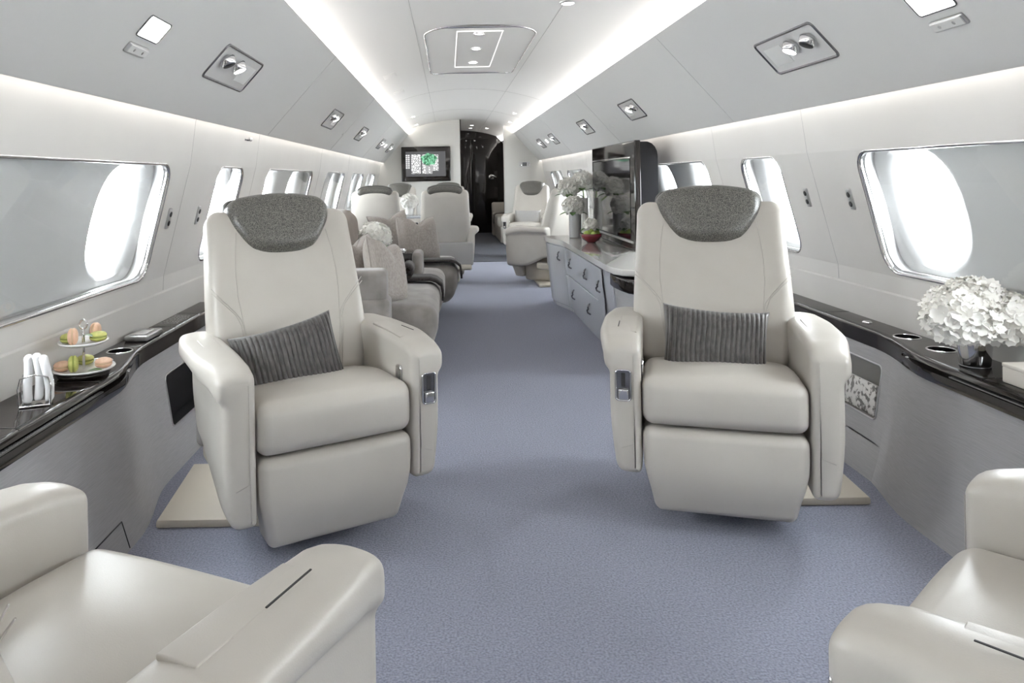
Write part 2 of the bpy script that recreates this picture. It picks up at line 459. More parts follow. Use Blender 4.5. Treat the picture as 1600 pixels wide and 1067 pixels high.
# bulkheads
def bulk(name, x0, x1, y, th, m):
    xs = [x0 + (x1 - x0) * i / 12 for i in range(13)]
    def top(x):
        a = abs(x)
        return cpt(a) + .02 if a < .86 else (1.80 + (1.37 - 1.80) * (a - .86) / (1.25 - .86) + .03)
    poly = [(x0, 0)] + [(x1, 0)] + [(x, top(x)) for x in reversed(xs)]
    return struct(name, prism(poly, 0, th, fn=lambda a, b, c: (a, y + c, b)), m)
bulk('wall_front_left', -1.46, -.013, YB, .05, 'bulk')
bulk('wall_front_right', .69, 1.46, YB, .05, 'bulk')
struct('trim_2', box(-.016, -.001, YB - .006, YB + .056, 0, 2.05), 'black')
struct('trim_3', box(.682, .694, YB - .004, YB + .054, 0, 2.04), 'satin')
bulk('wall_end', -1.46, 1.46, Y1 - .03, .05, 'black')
bulk('wall_rear', -1.46, 1.46, Y0 - .02, .05, 'wall')

# black lacquer door at the far end of the corridor
dr = struct('door_1', rbox(.50, .04, 1.86, .012, 2, 1, c=(.52, Y1 - .075, .93)), 'black', 'auto')
part('door_handle', tube([(.635, Y1 - .10, 1.10), (.635, Y1 - .15, 1.12), (.66, Y1 - .16, 1.13), (.735, Y1 - .15, 1.10)], .022, 10), 'chrome', dr)
part('escutcheon', lathe([(0, .012), (.05, .012), (.055, 0)], 20, fn=None), 'chrome', dr, mtx=Matrix.Translation((.64, Y1 - .10, 1.10)) @ Matrix.Rotation(R(90), 4, 'X'))
d2 = struct('door_2', rbox(.27, .05, 1.86, .02, 2, 1, c=(.12, Y1 - .085, .93)), 'black', 'auto')
part('door_pull', tube([(.235, Y1 - .12, .55), (.235, Y1 - .12, 1.45)], .010, 8), 'gunmetal', d2)

# ------------------------------------------------------------------ side ledges and woven side panels
def ledge_x(y, s):                                          # front of the ledge: bulging by the tables, narrower beside the seats
    return 1.265 + .075 * smoothstep(1.78 * K, 2.12 * K, y)
def ys(a, b, step=.06):
    n = max(1, int(round((b - a) / step))); return [a + (b - a) * i / n for i in range(n + 1)]
def ledge(s, ya, yb, label):
    rows = []
    for y in ys(ya, yb):
        f = ledge_x(y, s); k = 1 - smoothstep(1.78 * K, 1.98 * K, y)
        P = [(1.4530, .500), (1.4525, .510), (f + .02, .510), (f + .006, .507), (f, .500), (f - .004 * k, .492), (f + .010 * k, .489), (f + .010 * k, .483), (f - .012 * k, .479), (f - .016 * k, .462), (f - .008 * k, .446), (f + .02, .438), (f + .06, .438)]
        rows.append([(s * x, y, z) for x, z in P])
    bm = loft(rows)
    for r in (0, -1):
        pass
    t = thing('side_ledge', label, 'ledge', (s * 1.36, ya, .438))
    o = part('ledge_top', bm, 'black', t, True); o.matrix_parent_inverse = t.matrix_world.inverted() if False else Matrix.Translation((-s * 1.36, -ya, -.438))
    sharp(o.data, 40)
    return t
DP = [(.445, .010), (.43, .008), (.10, -.042), (0, -.072)]
def dado_x(y, z):
    f = ledge_x(y, 1)
    for (za, a), (zb, b) in zip(DP, DP[1:]):
        if z >= zb: return f + b + (a - b) * (z - zb) / (za - zb)
    return f + DP[-1][1]
def dado(name, s, ya, yb, pk):
    p0, p1, z0, z1 = pk; A, B = p0 - .06, p1 + .06
    P = lambda y, z, d=0: (s * (dado_x(y, z) + d), y, z)
    zs = (.445, .425, .40, .34, .25, .165, .12, .08, 0)
    bm = bmesh.new()
    for a, b in ((ya, A), (B, yb)):
        loft([[P(y, z) for z in zs] for y in ys(a, b)], bm)
    loft([[P(A, z), P(B, z)] for z in (.445, .425)], bm)
    loft([[P(A, z), P(B, z)] for z in (.12, .08, 0)], bm)
    h = rrect(p0, p1, z0, z1, .022); o = rrect_outer(p0, p1, z0, z1, .022, A, B, .12, .425)
    loft([[P(y, z) for y, z in h], [P(y, z) for y, z in o]], bm, True)
    d = struct(name, bm, 'dado', True)
    part('pocket_rim', tube([P(y, z, -.001) for y, z in h], .0032, 6, True), 'satin', d)
    bm = loft([[P(y, z) for y, z in h], [P(y, z, .055) for y, z in h]], None, True)
    bm.verts.ensure_lookup_table(); n = len(h); bm.faces.new([bm.verts[n + k] for k in range(n)])
    part('pocket_recess', bm, 'blackmatte' if s < 0 else 'pocket', d, False)
    return d
def under(t, o):                                            # parent keeping world coordinates of the mesh
    o.parent = t; o.matrix_parent_inverse = Matrix.LocRotScale(t.location, t.rotation_euler, None).inverted(); return o
LL = ledge(-1, -1.85, 2.84 * K, 'glossy black side ledge under the left windows, carrying the macaron stand')
LR = ledge(1, -1.85, 3.06 * K, 'glossy black side ledge under the right windows, carrying the large white flowers')
DL = dado('trim_4', -1, -1.85, 2.84 * K, (2.86, 3.36, .150, .350))
DR = dado('trim_5', 1, -1.85, 3.06 * K, (2.66, 3.16, .195, .390))
for s, n in ((-1, 'far black ledge along the left wall behind the grey sofa'), (1, 'far black ledge along the right wall beyond the pale sideboard')):
    ledge(s, 5.25 * K, 9.28 * K, n)
    struct('trim_%d' % (6 if s < 0 else 7), loft([[(s * x, 5.25 * K, z), (s * x, 9.28 * K, z)] for x, z in ((1.345, .445), (1.31, .2), (1.27, 0))]), 'dado')
# joints across the ledges
for t, s, yy in ((LL, -1, (1.40, 1.72, 2.36, 2.60)), (LR, 1, (1.62, 2.42))):
    for y in yy:
        y *= K
        under(t, part('ledge_joint', box(min(s * 1.455, s * (ledge_x(y, s) + .004)), max(s * 1.455, s * (ledge_x(y, s) + .004)), y - .001, y + .001, .5095, .5106), 'dark', None, False))
# cup holders
def cup_holder(t, x, y):
    o = under(t, part('cup_holder', lathe([(.0385, .0), (.0385, .0012), (.040, .0026), (.0425, .0028), (.0445, .0014), (.045, 0)], 36, c=(x, y, .5102)), 'chrome'))
    c = part('cup_well_shade', lathe([(0, .0008), (.0385, .0008), (.0386, .0001)], 36, c=(x, y, .5104)), 'well_shade'); c.parent = o; c.matrix_parent_inverse = Matrix.Identity(4)  # flat black disc painted as well shade, the ledge has no hole
    return o
cup_holder(LL, -1.392, 1.915 * K); cup_holder(LL, -1.387, 2.030 * K)
cup_holder(LR, 1.385, 1.885 * K); cup_holder(LR, 1.392, 2.035 * K)
under(LR, part('call_button', lathe([(0, .006), (.014, .005), (.018, 0)], 20, c=(1.40, 2.24 * K, .511)), 'chrome'))
# tray table flap slots on the ledge fronts
for t, s in ((LL, -1), (LR, 1)):
    under(t, part('flap_edge', box(*sorted((s * 1.2475, s * 1.262)), -1.4, 1.70 * K, .4845, .4885), 'gunmetal', None, False))
# flush access panel low on the left side panel
for pts in (((2.04, .085), (2.21, .085)), ((2.21, .085), (2.21, .006))):
    part('panel_joint', tube([(-(dado_x(y, z) - .0003), y, z) for y, z in (pts[0], ((pts[0][0] + pts[1][0]) / 2, (pts[0][1] + pts[1][1]) / 2), pts[1])], .0022, 5), 'dark', DL)
# printed placard on the left ledge
bm = bmesh.new()
for i in range(6):
    y = 2.42 * K + .032 * i; x = -1.44
    while x < -1.37:
        w = random.uniform(.006, .016); box(x, min(x + w, -1.365), y, y + .006, .5104, .5108, bm); x += w + .004
pl = under(LL, part('placard_lettering', bm, 'whiteprint', None, False)); pl['kind'] = 'stuff'

# ------------------------------------------------------------------ overhead fittings
def bin_frame(s, y, t):                                     # t = 0..1 up the bin face
    a = Vector((s * 1.247, 0, 1.366)); b = Vector((s * .858, 0, 1.80))
    d = (b - a).normalized(); nrm = Vector((-s * d.z, 0, 0)) + Vector((0, 0, 0)); nrm = Vector((-s * abs(d.z), 0, -abs(d.x)))
    p = a + (b - a) * t; p.y = y
    xl = Vector((0, -s, 0))
    m = Matrix((xl, d, nrm)).transposed().to_4x4(); m.translation = p
    return m
def psu(s, y, w, label):
    t = thing('reading_light_panel', label, 'light panel', mtx=bin_frame(s, y, .435), group='overhead reading light panels')
    hw, hh = w / 2, .077
    def outline(o_): 
        out = []
        for (x, yy) in rrect(-hw - o_, hw + o_, -hh - o_, hh + o_, .018 + o_): out.append((x, yy + .006 * (1 - (x / hw) ** 2) * (1 if yy > 0 else -1)))
        return out
    rows = [[(x, yy, z) for x, yy in outline(o_)] for o_, z in ((.004, 0), (.004, .004), (0, .006), (-.006, .004), (-.008, -.012))]
    part('frame', loft(rows, None, True), 'gunmetal', t)
    bm = bmesh.new(); n = 14
    O = outline(-.007)
    bm.faces.new([bm.verts.new((x, yy, .0015)) for x, yy in O])
    part('panel', bm, 'lightpanel', t, False)
    part('switch_plate', rbox(w * .30, .085, .004, .0018, 2, 1, c=(-s * w * .26, .0, .003)), 'bin', t, 'auto')
    for k, (x, lit) in enumerate(((s * w * .06, True), (s * w * .34, False))):
        L = part('reading_lamp' if lit else 'air_nozzle', lathe([(.0, -.004), (.034, -.003), (.033, .008), (.029, .022), (.025, .027), (0, .025)], 20), 'chrome', t,
                 mtx=Matrix.Translation((x, .022, .004)) @ Matrix.Rotation(R(24), 4, 'X'))
        part('lens' if lit else 'nozzle_opening', lathe([(0, .0285), (.0235, .0285), (.0245, .0265)], 20), 'lamp' if lit else 'dark', L)
    return t
for s, nm, lst in ((-1, 'left', ((2.34, .40), (4.33, .37), (5.75, .34), (7.42, .30), (8.50, .28))), (1, 'right', ((2.15, .36), (4.04, .33), (5.40, .32), (7.02, .28), (7.95, .28)))):
    for i, (y, w) in enumerate(lst):
        psu(s, y * K, w * K, ['nearest', 'second', 'third', 'fourth', 'farthest'][i] + ' of the chrome rimmed reading light panels in the ' + nm + ' overhead')
def square_lamp(s, y, label):
    t = thing('square_ceiling_lamp', label, 'lamp', mtx=bin_frame(s, y, .43))
    part('frame', loft([[(x, yy, z) for x, yy in rrect(-.074 - o_, .074 + o_, -.036 - o_, .036 + o_, .010 + o_)] for o_, z in ((.003, 0), (.003, .003), (0, .004), (-.002, .001))], None, True), 'gunmetal', t)
    bm = bmesh.new(); bm.faces.new([bm.verts.new((x, yy, .002)) for x, yy in rrect(-.073, .073, -.035, .035, .009)])
    part('diffuser', bm, 'lamp_soft', t, False)
square_lamp(-1, 1.70 * K, 'lit white square lamp in the left overhead above a switch pod')
square_lamp(1, 1.545 * K, 'lit white square lamp in the right overhead at the top of the frame')
def pod(s, y, label):
    t = thing('switch_pod', label, 'switch', mtx=bin_frame(s, y, .295))
    part('frame', rbox(.130, .036, .014, .0065, 3, 2, c=(0, 0, .002)), 'satin', t)
    part('cover', rbox(.122, .028, .008, .0038, 3, 2, c=(0, 0, .0075)), 'bin', t)
    for x in (-.028, .028): part('button', lathe([(0, .0012), (.005, .0008), (.006, 0)], 12, c=(x, 0, .0113)), 'greyplastic', t)
pod(-1, 1.695 * K, 'small oval switch pod below the left square lamp')
pod(1, 1.545 * K, 'small oval switch pod below the right square lamp')
t = thing('dome_lamp', 'round chrome fitting in the left overhead at the top left corner', 'lamp', mtx=bin_frame(-1, 1.38 * K, .50))
part('ring', lathe([(.028, .0), (.036, .006), (.042, .004), (.044, 0)], 28), 'chrome', t); part('lens', lathe([(0, .004), (.030, .002)], 28), 'bin', t)
for s, y, tt in ((1, 6.0, .31), (-1, 6.4, .31)):
    o = part('speaker_cap', lathe([(0, .008), (.012, .007), (.018, 0)], 18), 'bin', mtx=bin_frame(s, y, tt)); tag(o, 'tiny round cap in the %s overhead between two light panels' % ('right' if s > 0 else 'left'), 'cap')
for s, y in ((-1, 7.95 * K), (1, 7.5 * K)):
    o = part('strip_lamp', rbox(.10, .050, .006, .0025, 2, 1), 'lamp_soft', mtx=bin_frame(s, y, .44)); tag(o, 'small lit strip lamp between the far %s reading light panels' % ('right' if s > 0 else 'left'), 'lamp')
# ceiling hatch with a recessed light slot and three downlights
t = thing('ceiling_hatch', 'white arched ceiling hatch panel with lit slot over the aisle', 'hatch', (0, 4.3 * K, 2.0))
def ch(x, y, d): return (x, (y - 4.3) * K, cpt(x) - 2.0 - d)
hatch = rrect(-.355, .355, 3.55, 5.1, .13, 8)
part('hatch_rim', tube([ch(x, y, .002) for x, y in hatch], .007, 6, True), 'chrome', t)
rows = []
for i in range(13):
    x = -.348 + .696 * i / 12; e = .128 * (1 - math.sqrt(max(0, 1 - max(0, (abs(x) - .226) / .128) ** 2)))
    rows.append([ch(x, 3.557 + e, .004), ch(x, 5.093 - e, .004)])
part('hatch_panel', loft(rows), 'ceil', t)
sl = rrect(-.15, .15, 3.66, 4.85, .012, 3)
part('light_slot', loft([[ch(x, y, .0045) for x, y in sl], [ch(x * .965, 4.255 + (y - 4.255) * .992, .010) for x, y in sl], [ch(x * .955, 4.255 + (y - 4.255) * .990, .005) for x, y in sl]], None, True), 'strip', t)
for y in (3.74, 4.18, 4.68):
    L = part('downlight', lathe([(.030, -.006), (.036, -.010), (.040, -.004)], 24, c=(0, (y - 4.3) * K, .038)), 'chrome', t)
    part('lens', lathe([(0, -.007), (.031, -.007)], 24, c=(0, (y - 4.3) * K, .038)), 'lamp', L)
k = 0
for x, y in ((-.68, 7.8), (-.70, 8.9), (.68, 7.6), (.73, 8.65), (.22, 10.2), (.22, 10.8), (.50, 10.4), (.42, 3.0), (-.68, 4.7), (-.68, 5.6)):
    lit = not (y in (4.7, 5.6)); k += 1; y *= K
    nm = ['near left of the pair by the wall television', 'far left of the pair by the wall television', 'near right of the pair before the right bulkhead', 'far right of the pair before the right bulkhead', 'first in the dark corridor ceiling', 'second in the dark corridor ceiling', 'right one in the corridor ceiling', 'right of the hatch at the top of the frame', 'flush plate left of the hatch, nearer', 'flush plate left of the hatch, farther'][k - 1]
    if lit:
        t = thing('downlight', 'small lit ceiling downlight, ' + nm, 'lamp', (x, y, cpt(x)), group='ceiling downlights')
        part('ring', lathe([(.030, .001), (.036, -.008), (.042, -.004), (.043, .001)], 20), 'satin', t); part('lens', lathe([(0, -.007), (.033, -.007)], 20), 'lamp', t)
    else:
        sl_ = -math.atan(.225 * 2.1 * abs(x) ** 1.1) * math.copysign(1, x)
        o = part('flush_plate', rbox(.10, .22, .006, .0025, 2, 1), 'ceil', mtx=Matrix.Translation((x, y, cpt(x) - .001)) @ Matrix.Rotation(-sl_ if False else math.atan(.225 * 2.1 * abs(x) ** 1.1) * (1 if x < 0 else -1) * -1, 4, 'Y')); tag(o, 'small white ' + nm, 'plate')

# wall fittings
def wall_frame(s, y, z):
    up = Vector((-s * .125, 0, .48)).normalized(); nrm = Vector((-s * up.z, 0, -abs(up.x)))
    m = Matrix((Vector((0, -s, 0)), up, nrm)).transposed().to_4x4(); m.translation = Vector(wall_pt(s, y, z)); return m
for s, y, z, lb in ((-1, 2.39 * K, .952, 'oval chrome jack plate beside the large left window'), (-1, 2.67 * K, .948, 'oval chrome jack plate nearest the second left window'),
                    (1, 2.28 * K, .989, 'oval chrome jack plate beside the large right window'), (1, 2.557 * K, .987, 'oval chrome jack plate nearest the second right window')):
    t = thing('jack_plate', lb, 'socket', mtx=wall_frame(s, y, z), group='oval jack plates on the sidewalls')
    part('plate', rbox(.034, .088, .016, .0079, 4, 2), 'satin', t)
    for yy in (-.019, .019): part('socket', lathe([(0, .009), (.011, .0095), (.012, .007)], 16, c=(0, yy, 0)), 'dark', t)
t = thing('coat_hook', 'tiny fold-out coat hook high on the left wall', 'hook', mtx=wall_frame(-1, 3.13 * K, 1.325))
part('hook_plate', rbox(.11, .010, .006, .0025, 2, 1), 'gunmetal', t); part('hook_arm', rbox(.012, .020, .020, .004, 2, 1, c=(.01, .006, .010)), 'chrome', t)

# ------------------------------------------------------------------ leather club seats
def round_poly(P, n=5):                                     # P: (x, y, radius)
    out = []; N = len(P)
    for i in range(N):
        p = Vector(P[i][:2]); a = (Vector(P[i - 1][:2]) - p); b = (Vector(P[(i + 1) % N][:2]) - p); r = P[i][2]
        r = min(r, a.length * .48, b.length * .48); a.normalize(); b.normalize()
        for k in range(n + 1):
            t = k / n; out.append(p + a * r * (1 - t) ** 2 + b * r * t ** 2)
    return out
def inset(L, d):
    N = len(L); out = []
    for i in range(N):
        t = (L[(i + 1) % N] - L[i - 1]); t.normalize(); out.append(L[i] + Vector((-t.y, t.x)) * d)
    return out
def arm_bm(q, xi, wcap, wcol, zb):                          # one upholstered arm: blade on top running into the front column
    YF, YR = -.279, .275
    st = [(0, .022), (.0025, .014), (.008, .0065), (.017, .0015), (.032, 0)]
    yy = [(YF + a, d) for a, d in st] + [(YF + .032 + (YR - YF - .064) * i / 14, 0) for i in range(1, 14)] + [(YR - a, d) for a, d in reversed(st)]
    bm = bmesh.new(); rows = []
    for y, d in yy:
        f = (y - YF) / (YR - YF)
        w = wcol + (wcap - wcol) * (.38 + .62 * smoothstep(-.02, .40, f)) - .02 * smoothstep(.7, 1, f)
        zt = .602 - .012 * (1 - smoothstep(0, .45, f)) - .016 * (1 - smoothstep(0, .12, f)); th = .072 - .012 * smoothstep(.1, .5, f)
        zz = zb + .11 * smoothstep(.30, 1, f); wc = wcol - .012 * smoothstep(.1, .5, f)
        L = round_poly([(0, zz, .02), (wc * .80, zz, .055), (wc, zz + .15, .08), (wc, zt - th - .012, .03), (w, zt - th + .008, .026), (w, zt - .006, .030), (w * .5, zt + .004, .05), (0, zt - .004, .024)])
        rows.append([(q * (xi + p.x), y, p.y) for p in inset(L, d)])
    loft(rows, bm, True)
    bm.verts.ensure_lookup_table(); n = len(rows[0]); m = len(bm.verts)
    bm.faces.new([bm.verts[k] for k in range(n)]); bm.faces.new([bm.verts[k] for k in range(m - n, m)])
    return bm
SEATC = {}
def back_xf(x, y, z):                                       # recline of the backrest about its foot
    a = R(-19); y0, z0 = .165, .40
    yy, zz = y, z
    return (x, y0 + yy * cos(a) - zz * sin(a), z0 + yy * sin(a) + zz * cos(a))
BH = .615
def back_w(v):                                              # half width along the height
    return .272 * (.90 + .10 * smoothstep(0, .25, v)) * (1 - .055 * smoothstep(.3, 1, v))
def back_front(u, v):                                       # local depth of the front face before recline
    return -.075 - .018 * (abs(u) ** 3) - .012 * math.exp(-((v - .30) / .2) ** 2) * (1 - u * u) + .012 * smoothstep(.6, 1, v)
def back_pt(u, v, off=0):
    return back_xf(u * back_w(v), back_front(u, v) - off, v * BH)
def club_seat(name, label, s, loc, rz, base_rot, detail=True):
    """origin on the floor under the seat; the sitter faces -y; the aisle arm is at x = -s"""
    t = thing(name, label, 'seat', loc, rz, 'cream leather club seats')
    key = s
    F = lambda x, y, z: (s * x, y, z)
    def P(nm, bm, m, parent=None, sm=True):
        for v in bm.verts: v.co.x *= s
        return part(nm, bm, m, parent or t, sm)
    # foot rest
    P('footrest', rbox(.47, .12, .266, .029, 4, 5, fn=lambda x, y, z: (x * (1 - .13 * smoothstep(.05, -.125, z)), y - .014 * (1 - (x / .24) ** 2) * (1 - (z / .13) ** 2) + .03 * smoothstep(.0, -.13, z), z), c=(0, -.22, .195)), 'leather')
    # cushion
    def cf(x, y, z):
        zz = z + (.018 * (1 - (x / .24) ** 2) * (1 - (y / .27) ** 2) if z > 0 else 0) - .05 * smoothstep(-.1, .28, y) * (1 if z > 0 else .0)
        yy = y - .016 * (1 - (z / .08) ** 2) * (1 - (x / .24) ** 4) * (1 if y < -.1 else 0)
        return (x, yy, zz)
    P('seat_cushion', rbox(.472, .50, .150, .038, 5, 8, fn=cf, c=(0, -.03, .408)), 'leather')
    seam = lambda pts, nm='seam', par=None, r=.0014: P(nm, tube(pts, r, 5), 'piping', par)
    # seams that run around the cushion front and the lower foot rest line
    # backrest
    def bf(x, y, z):
        v = z / BH + .5; u = max(-1, min(1, x / .29))
        k = (y + .075) / .15                                # 0 front, 1 rear
        yf = back_front(u, v); yy = yf * (1 - k) + (.075 - .02 * abs(u) ** 3 - .03 * smoothstep(.55, 1.0, v)) * k
        return back_xf(x * back_w(v) / .29, yy, z + BH / 2)
    B = P('backrest', rbox(.58, .15, BH, .055, 5, (12, 3, 14), fn=bf), 'leather')
    for q in (-1, 1):
        pts = [(q * .62, .86), (q * .655, .74), (q * .665, .62), (q * .655, .5)]
        P('seam', tube([back_pt(u, v, .0006) for u, v in pts] + [back_pt(q * .60, .30, .0006), back_pt(q * .57, .06, .0006)], .0013, 5), 'piping', B)
        P('seam', tube([back_pt(u, v, .0006) for u, v in ((q * .985, .55), (q * .86, .49), (q * .72, .425), (q * .64, .375), (q * .615, .32), (q * .60, .22), (q * .58, .05))], .0013, 5), 'piping', B)
        P('seam', tube([back_pt(u, v, .0006) for u, v in ((q * .985, .525), (q * .84, .465), (q * .70, .40), (q * .645, .34), (q * .632, .27), (q * .61, .05))], .0013, 5), 'piping', B)
    # headrest
    def hmap(x, y, z, hw, hh):
        u, v = x / hw, z / hh
        t = (v + 1) / 2
        w = (.70 + .30 * smoothstep(-.05, .62, t) - .035 * smoothstep(.8, 1, t))
        zz = z + hh * (-.16 * u * u * t + .26 * abs(u) ** 3 * (1 - t))
        return x * w, zz, u
    def hf(x, y, z):
        X, zz, u = hmap(x, y, z, .19, .112)
        yy = y + .03 * u * u + (.018 * smoothstep(-.3, 1, z / .112) if y > 0 else 0)
        return back_xf(X, yy - .052, zz + .560)
    H = P('headrest', rbox(.375, .115, .220, .046, 5, 8, fn=hf), 'shagreen')
    def hrim(x, y, z):
        X, zz, u = hmap(x, y, z, .194, .116)
        return back_xf(X, y + .03 * u * u - .040, zz + .560)
    P('headrest_rim', rbox(.384, .046, .230, .022, 4, 8, fn=hrim), 'shagreen_edge', H)
    # arms: aisle (x<0) wide cap with controls, window (x>0) slimmer
    for q, w_cap, w_col, zb, nm in ((-1, .135, .094, .182, 'aisle'), (1, .138, .090, .150, 'window')):
        xi = .238
        xc = q * (xi + w_cap / 2)
        A = P('armrest', arm_bm(q, xi, w_cap, w_col, zb), 'leather', None, 'auto')
        if q < 0: A['label'] = 'aisle side armrest with chrome controls'
        # stitched seam on the cap front
        ff = -.2755
        P('seam', tube([(q * (xi + .022), ff - .0046, .545), (q * (xi + .022), ff - .0052, .40), (q * (xi + .024), ff - .005, .275), (q * (xi + .06), ff - .0045, .262)], .0009, 5), 'piping', A)
        if detail:
            if q < 0:
                L = P('armrest_lid', rbox(.056, .22, .008, .003, 2, 2, c=(xc + .026, -.05, .6020), fn=lambda x, y, z: (x, y, z - .018 * (1 - smoothstep(-.3, .05, y - .03)))), 'leather', A, 'auto')
                P('lid_slot', box(xc - .0055, xc - .003, -.14, -.05, .6070, .6084), 'dark', A, False)
                # chrome recline control in the column front
                yf = -.2800
                P('control_bezel', loft([[(q * (xi + .052) + x, yf + d, .455 + z) for x, z in rrect(-.022 - o_, .022 + o_, -.046 - o_, .046 + o_, .010 + o_)] for o_, d in ((.003, .004), (.003, -.004), (0, -.006), (-.003, -.002), (-.004, .006))], None, True), 'chrome', A)
                cp_ = bmesh.new(); cp_.faces.new([cp_.verts.new((q * (xi + .052) + x, yf - .0005, .455 + z)) for x, z in rrect(-.020, .020, -.044, .044, .008)])
                P('control_recess', cp_, 'gunmetal', A, False)
                P('control_lever', rbox(.030, .012, .032, .004, 2, 1, c=(q * (xi + .052), yf - .004, .428)), 'chrome', A)
                P('control_slot', box(q * (xi + .052) - .006, q * (xi + .052) + .006, yf - .002, yf + .002, .450, .492), 'dark', A, False)
                P('belt_buckle', loft([[(q * (xi - .002) - q * d, -.185 + x, .475 + z) for x, z in rrect(-.016 - o_, .016 + o_, -.036 - o_, .036 + o_, .010 + o_)] for o_, d in ((.003, 0), (.002, .005), (-.002, .005), (-.004, .001))] , None, True), 'chrome', A)
                P('belt_latch', rbox(.010, .026, .060, .004, 2, 1, c=(q * (xi + .001), -.185, .475)), 'satin', A)
            else:
                P('armrest_lid', rbox(.052, .26, .008, .003, 2, 2, c=(xc - .008, -.02, .6012), fn=lambda x, y, z: (x, y, z - .018 * (1 - smoothstep(-.3, .05, y - .03)))), 'leather', A, 'auto')
    # rear skirt, pedestal, floor plate
    P('rear_panel', rbox(.60, .05, .24, .02, 3, 2, c=(0, .275, .335)), 'greyplastic')
    P('rear_plinth', rbox(.56, .20, .07, .02, 2, 2, c=(0, .20, .20)), 'base')
    pe = P('pedestal', rbox(.30, .34, .30, .03, 2, 1, c=(0, .02, .175)), 'base')
    # plate keeps to the aircraft axes while the seat swivels on it
    bx = []
    pl = prism([(-.10, -.03), (.487, -.03), (.53, .44), (-.10, .44)] , .0, .028, .008, 2)
    for v in pl.verts:
        v.co.x *= s
    po = part('floor_plate', pl, 'base', t, 'auto'); po.rotation_euler = (0, 0, R(base_rot - rz))
    return t
seatR = club_seat('club_seat', 'cream leather club seat facing the camera on the right, striped pillow on it', 1, (.663, 2.449, 0), -16, 0)
seatL = club_seat('club_seat', 'cream leather club seat facing the camera on the left, tilted striped pillow on it', -1, (-.680, 2.37, 0), 29, 0)
fgL = dup(seatR, 'cream leather club seat seen from behind, cropped at the bottom left corner', (-.742, .930, 0), 156)
fgR = dup(seatL, 'cream leather club seat seen from behind, cropped at the bottom right corner', (.645, .872, 0), -138)
FAR = [(seatR, 'far cream seat with its back to the camera, on the aisle behind the sofa', (-.255, 7.72, 0), 180),
       (seatR, 'far cream seat with its back to the camera, by the left windows', (-.96, 7.74, 0), 180),
       (seatL, 'farthest cream seat facing the camera by the left windows, mostly hidden', (-.93, 10.4, 0), 0),
       (seatL, 'farthest cream seat facing the camera below the wall television, mostly hidden', (-.225, 10.45, 0), 0),
       (seatL, 'far cream seat turned sideways beside the pale sideboard, flowers before it', (.76, 7.70, 0), -132),
       (seatR, 'far cream seat facing the camera before the right bulkhead, grey pillow on it', (.87, 10.1, 0), -18)]
TURNED = [(fgL, 156), (fgR, -138)] + [(dup(*f), f[3]) for f in FAR]
for c in fgL.children:
    if c.name.startswith('backrest'): c.location.y += .04
for o, rz in TURNED[2:]: o.scale = (.93, .93, .985)
for o, rz in TURNED:                                        # the floor plates keep to the cabin axes
    for c in o.children:
        if c.name.startswith('floor_plate'):
            flip = (o.location.x > 0) != (sum(v.co.x for v in c.data.vertices) > 0)
            c.rotation_euler = (0, 0, R((180 if flip else 0) - rz))

# ------------------------------------------------------------------ pillows
def pillow_bm(w, h, t, pleat=0, notch=0, nx=40, ny=20, seed=0):
    bm = bmesh.new(); rnd = random.Random(seed); ph = rnd.uniform(0, 6)
    def pt(u, v, sd):
        x = u * w / 2 * (1 - .07 * (1 - v * v) ** 1 * abs(u) ** 6 * 1.0); z = v * h / 2 * (1 - .10 * (1 - u * u) * abs(v) ** 6)
        if notch and v > 0: z -= notch * math.exp(-(u / .35) ** 2) * v ** 3
        e = max(0, (1 - u ** 4)) ** .55 * max(0, (1 - v ** 4)) ** .55
        d = t / 2 * e
        if notch: d *= 1 - .55 * math.exp(-(u / .22) ** 2) * max(0, v) ** 1.5
        if pleat:
            q = u * pleat * pi + .9 * sin(v * 1.6 + ph) + .35 * sin(v * 4 + ph * 2)
            d += .0068 * (abs(sin(q)) ** .7 - .6) * min(1, e * 2.2)
        d += .004 * sin(u * 5 + ph) * sin(v * 4 + 1) * e
        return (x, -sd * d, z)
    for sd in (1, -1):
        rows = []
        for j in range(ny + 1):
            v = -1 + 2 * j / ny; v = math.copysign(1 - (1 - abs(v)) ** 1.3, v)
            rows.append([pt(math.copysign(1 - (1 - abs(-1 + 2 * i / nx)) ** 1.2, -1 + 2 * i / nx), v, sd) for i in range(nx + 1)])
        loft(rows, bm)
    bmesh.ops.remove_doubles(bm, verts=bm.verts, dist=.0004)
    return bm
def pillow(name, label, w, h, t, m, loc, rot, group, pleat=0, notch=0, seed=0, piping=True):
    bm = pillow_bm(w, h, t, pleat, notch, nx=200 if pleat else 32, seed=seed)
    o = part(name, bm, m); o.location = loc; o.rotation_euler = [R(a) for a in rot]
    tag(o, label, 'pillow', group)
    if piping and not pleat:
        edge = [(u, -1) for u in [i / 8 - 1 for i in range(16)]] + [(1, i / 8 - 1) for i in range(16)] + [(1 - i / 8, 1) for i in range(16)] + [(-1, 1 - i / 8) for i in range(16)]
        pts = []
        for u, v in edge:
            x = u * w / 2 * (1 - .07 * (1 - v * v) * abs(u) ** 6); z = v * h / 2 * (1 - .10 * (1 - u * u) * abs(v) ** 6)
            if notch and v > 0: z -= notch * math.exp(-(u / .35) ** 2) * v ** 3
            pts.append((x, 0, z))
        part('piping', tube(pts, .0035, 6, True), 'linen' if m == 'linen' else m, o)
    return o
LB = 'striped charcoal pillows on the club seats'
pillow('throw_pillow', 'charcoal pleated lumbar pillow on the right facing club seat', .335, .275, .12, 'charcoal', (.645, 2.415, .522), (-18, 4, -14), LB, pleat=11, seed=3)
